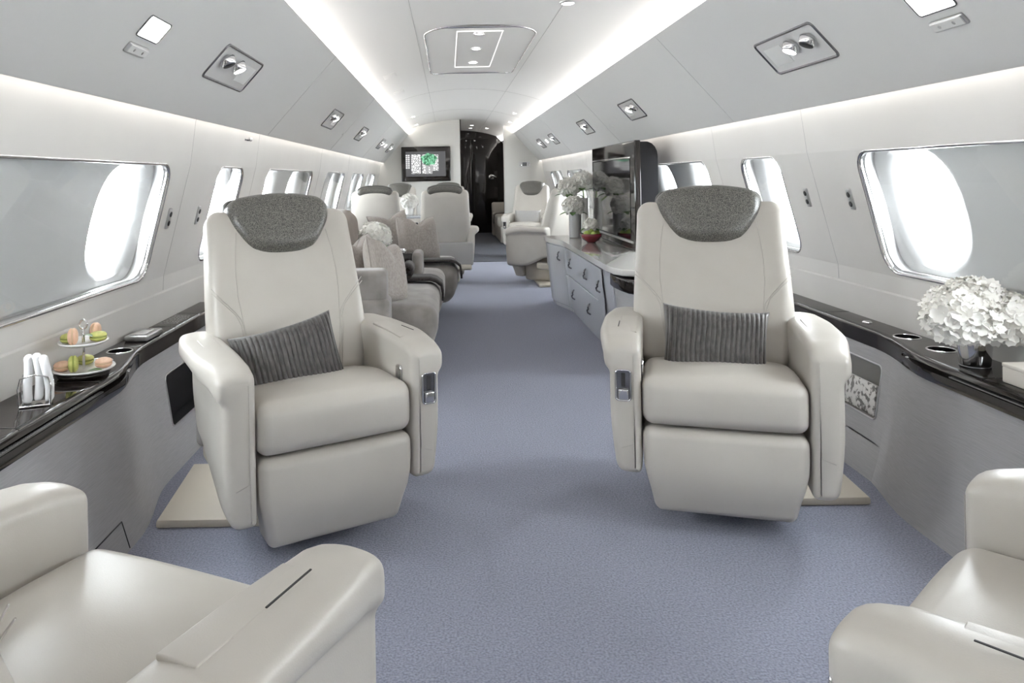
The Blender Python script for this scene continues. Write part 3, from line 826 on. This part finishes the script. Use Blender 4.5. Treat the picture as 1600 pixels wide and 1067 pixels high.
pillow('throw_pillow', 'charcoal pleated lumbar pillow leaning askew on the left facing club seat', .335, .275, .12, 'charcoal', (-.725, 2.32, .515), (-18, -10, 28), LB, pleat=11, seed=5)
pillow('throw_pillow', 'small grey pillow on the far seat before the right bulkhead', .36, .23, .11, 'greyplastic', (.855, 10.05, .53), (-16, 0, -18), 'far pillows', seed=1, piping=False)

# ------------------------------------------------------------------ left ledge items
def on(x, y, z): return (x, y, z)
LZ = .5105
t = thing('napkin_holder', 'chrome holder standing on the left ledge with rolled white napkins', 'napkin holder', (-1.335, 1.545 * K, LZ), 20)
part('holder_base', rbox(.075, .05, .006, .0025, 2, 1, c=(0, 0, .003)), 'chrome', t)
for y in (-.022, .022):
    part('holder_loop', tube([(-.036, y, .004), (-.040, y, .05), (-.034, y, .078), (0, y, .086), (.034, y, .078), (.040, y, .05), (.036, y, .004)], .0022, 8), 'chrome', t)
for i, (dx, dz, lb) in enumerate(((-.020, .0, 'left'), (.003, .004, 'middle'), (.024, -.002, 'right'))):
    bm = rbox(.021, .030, .128, .0095, 3, (2, 2, 8), fn=lambda x, y, z, i=i: (x + .005 * sin(z * 30 + i) + .10 * (z + .06) * .35, y + .004 * sin(z * 25 + i * 2), z))
    o = part('rolled_napkin', bm, 'napkin'); o.location = (-1.335 + dx * cos(R(20)), 1.545 * K + dx * sin(R(20)), LZ + .071 + dz); o.rotation_euler = (R(4), R(-6), R(20))
    tag(o, '%s one of the three white rolled napkins in the chrome holder' % lb, 'napkin', 'rolled napkins in the holder')
# two tier stand
SX, SY = -1.350, 1.772 * K
t = thing('cake_stand', 'two tier porcelain stand of macarons on the left ledge', 'cake stand', (SX, SY, LZ))
def plate_bm(r, z): return lathe([(0, z), (r * .75, z), (r * .97, z + .007), (r, z + .010), (r * .985, z + .0125), (r * .75, z + .006), (0, z + .006)], 40)
part('foot', lathe([(0, 0), (.055, 0), (.072, .004), (.078, .016), (.06, .018), (0, .018)], 36), 'black', t)
part('lower_plate', plate_bm(.090, .017), 'plate', t); part('upper_plate', plate_bm(.072, .098), 'plate', t)
part('post', tube([(0, 0, .02), (0, 0, .145)], .004, 10), 'chrome', t)
part('finial', tube([(0.012 * cos(a), 0, (.159) + .014 * sin(a)) for a in [2 * pi * i / 16 for i in range(16)]], .003, 8, True), 'chrome', t)
def macaron(lb, x, y, z, m, fm, tilt=0, rz=0, r=.0255):
    t = thing('macaron', lb, 'macaron', (SX + x, SY + y, LZ + z), 0, 'macarons on the two tier stand')
    t.rotation_euler = (R(tilt), 0, R(rz))
    def shell(sg): return lathe([(0, sg * .0145), (r * .5, sg * .0138), (r * .82, sg * .0105), (r * .97, sg * .0055), (r, sg * .0035), (r * .98, sg * .0025), (0, sg * .0025)], 22)
    part('shell', shell(1), m, t); part('shell', shell(-1), m, t)
    part('filling', lathe([(0, .003), (r * .93, .003), (r * .95, 0), (r * .93, -.003), (0, -.003)], 22), fm, t)
UP, LO = .105, .024
macaron('pistachio macaron lying on the upper tier, left', -.038, -.012, UP + .0145, 'mac_green', 'green_cream')
macaron('pistachio macaron lying on the upper tier, right', .040, .012, UP + .0145, 'mac_green', 'green_cream')
macaron('peach macaron standing on edge at the front of the upper tier', -.010, -.044, UP + .026, 'mac_pink', 'cream', 90, 112)
macaron('peach macaron standing behind on the upper tier', .018, .040, UP + .026, 'mac_pink', 'cream', 90, 95)
macaron('peach macaron lying on the lower tier, left', -.050, -.030, LO + .0145, 'mac_pink', 'cream')
macaron('pistachio macaron standing on edge on the lower tier', -.006, -.052, LO + .026, 'mac_green', 'green_cream', 90, 116)
macaron('peach macaron lying on the lower tier, right', .056, .010, LO + .0145, 'mac_pink', 'cream')
macaron('pistachio macaron at the back of the lower tier', -.020, .050, LO + .0145, 'mac_green', 'green_cream')
def leaf_bm(L, w, curl=.2):
    rows = []
    for i in range(9):
        t_ = i / 8; ww = w * sin(pi * min(1, t_ * .98 + .02)) ** .8
        rows.append([(t_ * L, sg * ww, curl * L * t_ * (1 - t_) + abs(sg) * ww * .25) for sg in (-1, -.5, 0, .5, 1)])
    return loft(rows)
for i, (x, y, z, rz) in enumerate(((.030, -.040, LO + .001, 10), (.038, -.022, UP + .020, 150))):
    o = part('mint_leaf', leaf_bm(.045, .011), 'leaf'); o.location = (SX + x, SY + y, LZ + z); o.rotation_euler = (0, 0, R(rz)); tag(o, 'green mint leaf on the %s tier of the macaron stand' % ('lower' if i == 0 else 'upper'), 'leaf')
t = thing('remote_dock', 'flat silver touch remote lying on the left ledge behind the cup holders', 'remote', (-1.392, 2.20 * K, LZ), 0)
part('body', rbox(.088, .15, .022, .007, 3, 2, c=(0, 0, .011)), 'satin', t)
part('display', rbox(.058, .085, .003, .0012, 1, 1, c=(0, -.012, .0225)), 'greyplastic', t, 'auto')
part('button', rbox(.02, .012, .003, .0012, 1, 1, c=(0, .055, .0225)), 'chrome', t, 'auto')

# ------------------------------------------------------------------ flowers
def petal_bm():
    bm = bmesh.new()
    for k in range(4):
        a = pi / 2 * k + .2 * random.uniform(-1, 1); ca, sa = cos(a), sin(a); rows = []
        for i, (d, w) in enumerate(((.0, .12), (.35, .50), (.75, .60), (1.05, .34))):
            row = []
            for sg in (-1, 0, 1):
                x, y, z = d, sg * w, .34 * d * d - .22 * (1 - abs(sg)) * d + random.uniform(-.07, .07)
                row.append((x * ca - y * sa, x * sa + y * ca, z))
            rows.append(row)
        loft(rows, bm)
    return bm
FL = [to_mesh('floret', petal_bm(), 'petal') for _ in range(4)]
def fib(n):
    for i in range(n):
        z = 1 - 2 * (i + .5) / n; r = math.sqrt(1 - z * z); a = i * 2.39996
        yield Vector((r * cos(a), r * sin(a), z))
def head(parent, c, rx, rz, n, size, cut=-.75, joined=False, seed=0):
    rnd = random.Random(seed); c = Vector(c)
    bm = bmesh.new() if joined else None
    for d in fib(n):
        if d.z < cut: continue
        p = Vector((d.x * rx, d.y * rx, d.z * rz)) * rnd.uniform(.90, 1.06)
        nr = (Vector((d.x, d.y, d.z + .15)) + Vector([rnd.uniform(-.3, .3) for _ in range(3)])).normalized()
        q = nr.to_track_quat('Z', 'Y').to_matrix().to_4x4() @ Matrix.Rotation(rnd.uniform(0, 6), 4, 'Z') @ Matrix.Scale(size * rnd.uniform(.8, 1.2), 4)
        q.translation = c + p
        me = rnd.choice(FL)
        if joined:
            b2 = bmesh.new(); b2.from_mesh(me); b2.transform(q); tmp = bpy.data.meshes.new('tmp'); b2.to_mesh(tmp); b2.free(); bm.from_mesh(tmp); bpy.data.meshes.remove(tmp)
        else:
            link('floret', me, parent, mtx=q)
    core = lathe([(0, rz * .80), (rx * .5, rz * .7), (rx * .8, rz * .3), (rx * .82, 0), (rx * .7, -rz * .45), (rx * .3, -rz * .7), (0, -rz * .72)], 18, c=c)
    if joined:
        o = part('florets', bm, 'petal', parent); o['kind'] = 'stuff'
    part('flower_core', core, 'petal', parent)
def leaves(parent, c, rx, n, L, seed=0):
    rnd = random.Random(seed)
    for i in range(n):
        a = 2 * pi * i / n + rnd.uniform(-.4, .4)
        m = Matrix.Translation(Vector(c) + Vector((cos(a) * rx * .5, sin(a) * rx * .5, 0))) @ Matrix.Rotation(a, 4, 'Z') @ Matrix.Rotation(R(rnd.uniform(5, 30)), 4, 'Y')
        part('leaf', leaf_bm(L, L * .30), 'leaf', parent, mtx=m)
# big bouquet in a chrome cup on the right ledge
VX_, VY_ = 1.345, 2.20
t = thing('chrome_cup', 'polished chrome cup on the right ledge filled with white hydrangeas', 'vase', (VX_, VY_, LZ))
part('cup_body', lathe([(0, 0), (.036, 0), (.040, .004), (.048, .10), (.0475, .101), (.045, .10), (.038, .01), (0, .008)], 40), 'chrome', t)
part('cup_foot', lathe([(.0365, .0), (.0405, .0), (.041, .004), (.038, .005)], 40), 'gunmetal', t)
for i, (dx, dy, dz, rr) in enumerate(((-.075, -.050, .168, .092), (.050, -.055, .165, .086), (-.012, .055, .170, .085), (-.02, -.03, .215, .075))):
    h = thing('hydrangea', '%s white hydrangea head in the chrome cup on the right ledge' % ['left', 'right', 'rear', 'topmost'][i], 'flower', (VX_, VY_, LZ + .008), 0, 'white hydrangeas in the chrome cup')
    head(h, (dx, dy, dz - .02), rr, rr * .80, 120, .0215, -.85, seed=i)
    part('stem', tube([(0, 0, 0), (dx * .25, dy * .25, .06), (dx * .8, dy * .8, dz - .05)], .004, 6), 'stem', h)
t = thing('cream_tray', 'cream lacquered box on the right ledge at the right edge', 'box', (1.375, 1.93, LZ), 0)
bm = prism([(-.075, -.16), (.075, -.16), (.075, .10), (-.075, .10)], 0, .045, .004, 2)
part('tray_body', bm, 'creambox', t, 'auto'); part('tray_lid', rbox(.154, .264, .012, .004, 2, 1, c=(0, -.03, .049)), 'creambox', t, 'auto')
# magazine in the right pocket
t = thing('magazine', 'magazine tucked in the right side pocket beside the club seat', 'magazine', (1.335, 2.80, .1975), 0)
part('pages', rbox(.010, .20, .11, .002, 1, 1, c=(0, 0, .055), fn=lambda x, y, z: (x + (z + .055) * .10, y, z)), 'napkin', t, 'auto')
part('cover', rbox(.003, .202, .112, .001, 1, 1, c=(-.0065, 0, .055), fn=lambda x, y, z: (x + (z + .055) * .10, y, z)), 'paper', t, 'auto')
# ------------------------------------------------------------------ pale sideboard with drawers (right)
def stretch(o):                                             # lengthways scale of parts laid out in cabin stations
    for v in o.data.vertices: v.co.y *= K
    return o
cr = thing('sideboard', 'pale grey lacquered sideboard with drawers along the right wall', 'cabinet', (1.0, 4.0 * K, 0))
def W_(o): return under(cr, stretch(o))
def front_x(y): return .715 - .085 * smoothstep(4.62, 4.98, y)
def taper(x, y, z): return (x + (.052 * (1 - z / .54) if x < 1.0 else 0), y, z)
poly = [(1.42, 3.36)] + [(front_x(y) + .008, y) for y in ys(3.36, 5.08, .05)] + [(1.42, 5.08)]
W_(part('carcass', prism(poly, .0, .538, fn=taper), 'whitelac', None, False))
ptop = [(1.44, 3.16), (.80, 3.16), (.735, 3.19), (.703, 3.26)] + [(front_x(y) - .018, y) for y in ys(3.34, 5.06, .05)] + [(.625, 5.10), (1.44, 5.10)]
W_(part('worktop', prism(ptop, .538, .575, .006, 3), 'stone', None, 'auto'))
W_(part('plinth_gap', prism([(1.4, 3.40)] + [(front_x(y) - .002, y) for y in ys(3.40, 4.64, .1)] + [(1.4, 4.64)], .527, .537), 'dark', None, False))
def fface(nm, ya, yb, z0, z1, handles):
    rows = []
    for y in ys(ya + .003, yb - .003, .04):
        x = front_x(y); rows.append([taper(x + .007, y, z0), taper(x, y, z0 + .001), taper(x - .004, y, z0 + .005), taper(x - .004, y, z1 - .005), taper(x, y, z1 - .001), taper(x + .007, y, z1)])
    bm = loft(rows)
    o = W_(part(nm, bm, 'whitelac', None, False))
    for hy, hz in handles:
        x = front_x(hy) + .052 * (1 - hz / .54)
        h = part('handle', tube([(x - .004, hy + .006, hz + .036), (x - .020, hy - .012, hz + .028), (x - .024, hy - .014, hz + .012), (x - .018, hy, hz), (x - .024, hy + .014, hz - .012), (x - .020, hy + .012, hz - .028), (x - .004, hy - .006, hz - .036)], .0058, 8), 'gunmetal')
        stretch(h); h.parent = o
    return o
fface('door', 4.70, 5.06, .03, .522, [(4.76, .44)])
fface('drawer', 4.24, 4.695, .30, .522, [(4.46, .42)])
fface('drawer', 4.24, 4.695, .03, .295, [(4.46, .18)])
fface('drawer', 3.72, 4.235, .30, .522, [(3.97, .42)])
fface('drawer', 3.72, 4.235, .03, .295, [(3.97, .18)])
fface('door', 3.55, 3.715, .03, .522, [(3.63, .40)])
# rounded end unit in woven fabric with a black cap
def endpoly(o_): return [(1.40, 3.06 - o_), (.86, 3.06 - o_), (.80 - o_ * .5, 3.075 - o_), (.755 - o_, 3.12 - o_), (.735 - o_, 3.19), (.730 - o_, 3.30), (.730 - o_, 3.37), (1.40, 3.37)]
W_(part('end_column', prism(endpoly(0), 0, .455, fn=taper), 'dado', None, 'auto'))
W_(part('end_cap', prism(endpoly(.012), .456, .528, .008, 3), 'black', None, 'auto'))
# large television with a deep housing standing on the sideboard
tv = thing('television', 'large black television standing on the pale sideboard, screen to the aisle', 'television', (1.09, 4.47 * K, .575))
def T_(o): return under(tv, stretch(o))
TX, TY0, TY1, TZ0, TZ1 = 1.045, 3.90, 5.05, .577, 1.335
T_(part('housing', prism([(a, b) for a, b in [(TX + .03, TZ0), (TX + .165, TZ0), (TX + .165, TZ1 - .11)] + [(TX + .085 + .08 * cos(R(q)), TZ1 - .11 + .10 * sin(R(q))) for q in (20, 40, 60, 80, 90)] + [(TX + .03, TZ1 - .01)]], TY0 + .02, TY1, fn=lambda a, b, c: (a, c, b)), 'blackmatte', None, 'auto'))
T_(part('bezel', rbox(.045, TY1 - TY0, TZ1 - TZ0, .010, 3, 1, c=(TX + .022, (TY0 + TY1) / 2, (TZ0 + TZ1) / 2)), 'black', None, 'auto'))
sc = T_(part('screen', box(TX - .0035, TX + .001, TY0 + .10, TY1 - .05, TZ0 + .075, TZ1 - .125), 'screen', None, False))
T_(part('screen_trim', rbox(.010, TY1 - TY0 - .13, .012, .004, 2, 1, c=(TX - .003, (TY0 + TY1) / 2 + .02, TZ1 - .115)), 'chrome', None, 'auto'))
T_(part('screen_trim', rbox(.014, TY1 - TY0 - .06, .016, .005, 2, 1, c=(TX - .008, (TY0 + TY1) / 2, TZ0 + .058)), 'satin', None, 'auto'))
# vases, flowers and bowl
CT = .5755
def vase(lb, x, y, r, h, m):
    t = thing('ribbed_vase', lb, 'vase', (x, y, CT))
    n = int(h / .010)
    prof = [(0, 0), (r * .96, 0)]
    for i in range(n):
        z0 = .004 + (h - .006) * i / n; dz = (h - .006) / n
        prof += [(r * .985, z0), (r, z0 + dz * .35), (r, z0 + dz * .65), (r * .985, z0 + dz * .98)]
    prof += [(r, h), (r * .93, h), (r * .9, h * .6), (0, h * .55)]
    part('vase_body', lathe(prof, 32), m, t); return t
vase('short grey ribbed ceramic vase on the sideboard end', .855, 4.90 * K, .052, .225, 'vasegrey')
vase('tall white ribbed ceramic vase on the sideboard beside the television', .985, 5.13 * K, .046, .325, 'vasewhite')
def hyd(lb, base, dx, dy, dz, rr, seed, nl=4, st=.0065):
    h = thing('hydrangea', lb, 'flower', base, 0, 'white hydrangeas on the sideboard')
    head(h, (dx, dy, dz), rr, rr * .85, 110, .029, -.85, True, seed)
    part('stem', tube([(0, 0, 0), (dx * .3, dy * .3, dz * .45), (dx, dy, dz - rr * .5)], st, 8), 'stem', h)
    leaves(h, (dx, dy, dz - rr * .72), rr, nl, rr * 1.15, seed)
hyd('white hydrangea in the short grey vase', (.855, 4.90 * K, CT + .14), -.015, -.02, .135, .078, 11)
hyd('white hydrangea leaning left out of the tall white vase', (.980, 5.13 * K, CT + .20), -.13, -.03, .225, .084, 12)
hyd('white hydrangea upright over the tall white vase', (.99, 5.13 * K + .01, CT + .20), -.01, -.02, .275, .088, 13)
t = thing('oxblood_bowl', 'dark red lacquered bowl of greenery on the sideboard', 'bowl', (.895, 4.52 * K, CT))
part('bowl_body', lathe([(0, 0), (.034, 0), (.038, .006), (.066, .022), (.082, .048), (.088, .070), (.085, .070), (.076, .050), (.058, .028), (0, .02)], 36), 'redbowl', t)
for i, (x, y, z, r) in enumerate(((-.040, -.02, .066, .026), (.012, -.045, .066, .024), (.045, .0, .068, .026), (-.01, .03, .068, .026), (.0, -.01, .088, .022))):
    o = part('lime', lathe([(0, -r), (r * .5, -r * .86), (r * .86, -r * .5), (r, 0), (r * .86, r * .5), (r * .5, r * .86), (0, r * 1.03)], 16), 'lime'); o.location = (.895 + x, 4.52 * K + y, CT + z)
    tag(o, '%s green lime in the dark red bowl' % ['left', 'front', 'right', 'rear', 'topmost'][i], 'fruit', 'limes in the red bowl')
h = thing('hydrangea', 'small white blossom on top of the dark red bowl', 'flower', (.895, 4.52 * K, CT + .06), 0)
head(h, (0, .01, .078), .050, .040, 60, .022, -.8, True, 21); leaves(h, (0, .01, .05), .06, 5, .06, 5)

# ------------------------------------------------------------------ sofa (left)
sf = thing('sofa', 'taupe velvet sofa with stepped arms along the left wall', 'sofa', (-.85, 4.0 * K, 0))
def F_(o): return under(sf, stretch(o))
def seatblk(ya, yb, xf, name='seat_cushion'):
    w = yb - ya
    def fn(x, y, z):
        zz = z + (.014 * (1 - (2 * y / w) ** 2) if z > 0 else 0) - (.010 * smoothstep(.1, .4, x) if z > 0 else 0)
        return (x - .05 * smoothstep(.05, -.16, z) * smoothstep(.1, .4, x), y, zz)
    return F_(part(name, rbox(xf + 1.12, w, .30, .075, 5, 5, fn=fn, c=((xf - 1.12) / 2, (ya + yb) / 2, .275)), 'sofa'))
seatblk(3.04, 3.86, -.285); seatblk(3.88, 4.42, -.255); seatblk(4.44, 5.10, -.150)
F_(part('base_plinth', prism([(-1.25, 3.0), (-.42, 3.0), (-.40, 4.4), (-.33, 5.1), (-1.25, 5.1)], .002, .16), 'dark', None, False))
F_(part('arm', rbox(.68, .155, .42, .030, 3, 3, c=(-.865, 2.955, .29)), 'sofa'))
F_(part('arm_cap', rbox(.66, .13, .17, .028, 3, 3, c=(-.870, 2.955, .555)), 'sofa'))
for ya, yb in ((3.06, 3.75), (3.77, 4.42), (4.44, 5.10)):
    F_(part('back_cushion', rbox(.22, yb - ya, .46, .085, 4, 5, c=(-1.09, (ya + yb) / 2, .625), fn=lambda x, y, z: (x - .10 * (z + .2), y, z - .05 * (y / .3) ** 2 * (1 if z > 0 else 0))), 'sofaback'))
F_(part('console_box', rbox(.36, .20, .17, .008, 2, 1, c=(-.66, 4.12, .495)), 'black', None, 'auto'))
F_(part('console_arm', rbox(.075, .24, .20, .028, 3, 2, c=(-.445, 4.12, .482)), 'sofa'))
F_(part('arm', rbox(.68, .10, .50, .03, 3, 2, c=(-.90, 5.16, .25)), 'sofa'))
t = thing('chrome_tray', 'small chrome tray on the black console box in the sofa', 'tray', (-.60, 4.09 * K, .5805))
part('tray_rim', tube([(x, y, .012) for x, y in rrect(-.07, .07, -.045, .045, .012)], .005, 6, True), 'chrome', t); part('tray_base', rbox(.13, .08, .008, .003, 2, 1, c=(0, 0, .0045)), 'satin', t, 'auto')
for y in (-.02, .02): part('tray_bar', tube([(-.06, y, .018), (.06, y, .018)], .004, 6), 'chrome', t)
t = thing('white_vase', 'small white vase on the sofa console under white hydrangea', 'vase', (-.76, 4.13 * K, .5805))
part('vase_body', lathe([(0, 0), (.03, 0), (.042, .010), (.045, .025), (.036, .036), (.038, .040), (.034, .040), (.03, .02), (0, .01)], 24), 'vasewhite', t)
h = thing('hydrangea', 'white hydrangea ball above the sofa pillows', 'flower', (-.75, 4.13 * K, .60), 0)
head(h, (0, 0, .085), .108, .092, 150, .031, -.7, True, 31); leaves(h, (.03, -.02, .025), .09, 5, .085, 4); part('stem', tube([(0, 0, 0), (0, 0, .05)], .006, 6), 'stem', h)
GP = 'linen pillows on the sofa'
pillow('sofa_pillow', 'front greige linen pillow against the near sofa arm', .35, .37, .15, 'linen', (-.575, 3.20 * K, .58), (-14, 12, 66), GP, notch=.05, seed=11)
pillow('sofa_pillow', 'second greige linen pillow behind the front one by the near sofa arm', .40, .36, .14, 'linen', (-.72, 3.27 * K, .60), (-22, -4, 66), GP, notch=.05, seed=12)
pillow('sofa_pillow', 'greige linen pillow with deep chop before the far cream seats', .42, .38, .16, 'linen', (-.47, 4.68 * K, .605), (-14, 3, 46), GP, notch=.08, seed=13)
pillow('sofa_pillow', 'greige linen pillow half hidden behind the chopped pillow', .40, .40, .14, 'linen', (-.70, 4.84 * K, .62), (-16, -6, 42), GP, notch=.04, seed=14)
pillow('sofa_pillow', 'small round brown pillow by the sofa back', .26, .24, .12, 'sofaback', (-.86, 3.55 * K, .55), (-20, 0, 70), GP, seed=15)
def ribbon(path, ya, yb, th, fold=0):
    rows = []
    P = [Vector((x, 0, z)) for x, z in path]; nn = []
    for i in range(len(P)):
        tt = (P[min(i + 1, len(P) - 1)] - P[max(i - 1, 0)]).normalized(); nn.append(Vector((-tt.z, 0, tt.x)))
    for p, n in zip(P, nn):
        a = p + n * th / 2; b = p - n * th / 2
        rows.append([(a.x, ya, a.z), (a.x, (ya + yb) / 2, a.z), (a.x, yb, a.z), (b.x, yb, b.z), (b.x, (ya + yb) / 2, b.z), (b.x, ya, b.z)])
    bm = loft(rows, None, True)
    bm.verts.ensure_lookup_table(); n = len(bm.verts)
    bm.faces.new([bm.verts[i] for i in range(6)]); bm.faces.new([bm.verts[i] for i in range(n - 6, n)])
    return bm
def drape(xf, xb, z): return [(xb, z)] + [(xb + (xf - .07 - xb) * i / 4, z + .004) for i in range(1, 5)] + [(xf - .03, z - .008), (xf + .004, z - .035), (xf + .012, z - .08), (xf + .012, z - .13)]
t = thing('folded_throw', 'dark rolled throw blanket draped over the sofa seat front, nearer', 'blanket', (-.5, 3.80 * K, .44))
b_ = part('drape', ribbon(drape(-.278, -.62, .450), 3.66, 3.86, .014), 'throw'); under(t, stretch(b_))
spiral = [(-.50 + (.052 - .0042 * i) * cos(.55 * i - 1.5), .515 + (.052 - .0042 * i) * sin(.55 * i - 1.5)) for i in range(11)]
b_ = part('roll', ribbon(spiral, 3.64, 3.88, .016), 'throw'); under(t, stretch(b_))
t = thing('folded_throw', 'dark throw blanket draped over the sofa seat front, farther', 'blanket', (-.4, 4.45 * K, .44))
b_ = part('drape', ribbon(drape(-.140, -.46, .450), 4.46, 4.64, .014), 'throw'); under(t, stretch(b_))

# ------------------------------------------------------------------ far cabin
t = thing('wall_television', 'small black wall television showing a green plant on the bulkhead', 'television', (-.57, YB, 1.33))
for nm, bm, m, sm in (('bezel', rbox(.79, .05, .56, .012, 2, 1, c=(0, -.026, 0)), 'black', 'auto'), ('screen', box(-.325, .315, -.055, -.0505, -.20, .20), 'tv_bg', False)):
    part(nm, bm, m, t, sm)
sc = [c for c in t.children if c.name.startswith('screen')][0]
part('picture_lattice', box(-.235, .10, -.057, -.0552, -.155, .155), 'tv_cells', sc, False)
part('picture_lattice', box(.10, .20, -.057, -.0552, -.11, .15), 'tv_cells', sc, False)
part('picture_bar', box(-.085, -.060, -.0585, -.0571, -.155, .155), 'tv_bg', sc, False)
bm = bmesh.new()
for i in range(2):
    for j in range(7): box(-.325 + .037 * i, -.298 + .037 * i, -.057, -.0552, -.07 + .033 * j, -.046 + .033 * j, bm)
part('picture_grid', bm, 'tv_white', sc, False)['kind'] = 'stuff'
part('picture_plant', prism([(.05 + .125 * cos(a) * (1 + .12 * sin(5 * a)), .075 + .095 * sin(a) * (1 + .1 * cos(7 * a))) for a in [2 * pi * i / 30 for i in range(30)]], .0586, .060, fn=lambda a, b, c: (a, -c, b)), 'tv_green', sc, False)
for x in (.02, .085): part('picture_vase', prism([(x - .026, -.02), (x + .026, -.02), (x + .016, -.16), (x - .016, -.16)], .0586, .060, fn=lambda a, b, c: (a, -c, b)), 'tv_grey', sc, False)
t = thing('control_panel', 'small silver switch panel on the right bulkhead', 'switch', (1.02, YB, 1.30))
part('plate', rbox(.18, .012, .085, .005, 2, 1, c=(0, -.006, 0)), 'satin', t, 'auto'); part('display', box(-.035, .035, -.0135, -.0118, -.03, .03), 'gunmetal', t, False)
for x in (-.062, .062): part('button', rbox(.03, .004, .05, .0018, 1, 1, c=(x, -.013, 0)), 'chrome', t, 'auto')
t = thing('side_table', 'white table between the facing far seats at the left windows', 'table', (-.66, 7.10 * K, 0))
part('table_top', rbox(.95, .50, .03, .012, 2, 1, c=(-.12, 0, .635)), 'whitelac', t, 'auto'); part('table_leg', rbox(.12, .34, .62, .02, 2, 1, c=(-.30, 0, .31)), 'whitelac', t, 'auto')
t = thing('white_vase', 'white vase on the far table between the facing seats', 'vase', (-.70, 7.1 * K, .651))
part('vase_body', lathe([(0, 0), (.04, 0), (.05, .03), (.05, .10), (.046, .11), (.04, .10), (0, .03)], 20), 'vasewhite', t)
h = thing('hydrangea', 'white hydrangea on the far table seen between two seat backs', 'flower', (-.70, 7.1 * K, .70)); head(h, (0, 0, .12), .10, .085, 90, .027, -.8, True, 41); part('stem', tube([(0, 0, 0), (0, 0, .06)], .006, 6), 'stem', h)
t = thing('corridor_sofa', 'white sofa beyond the bulkhead on the right with a grey throw', 'sofa', (.95, 10.2 * K, 0))
for nm, bm in (('seat_cushion', rbox(.62, 1.55, .18, .05, 3, 3, c=(-.05, -.05, .36))), ('base', rbox(.58, 1.55, .27, .02, 2, 1, c=(-.02, -.05, .136))), ('arm', rbox(.62, .16, .62, .04, 3, 2, c=(-.05, .78, .32))), ('backrest', rbox(.16, 1.6, .5, .05, 3, 2, c=(.30, 0, .60)))):
    part(nm, bm, 'leather', t)
t = thing('folded_throw', 'grey throw on the white sofa beyond the bulkhead', 'blanket', (.75, 10.3 * K, .45))
b_ = part('drape', ribbon([(.95, .462), (.75, .464), (.62, .458), (.582, .43), (.575, .36), (.575, .28)], 10.15 * K, 10.4 * K, .016), 'sofa'); under(t, b_)
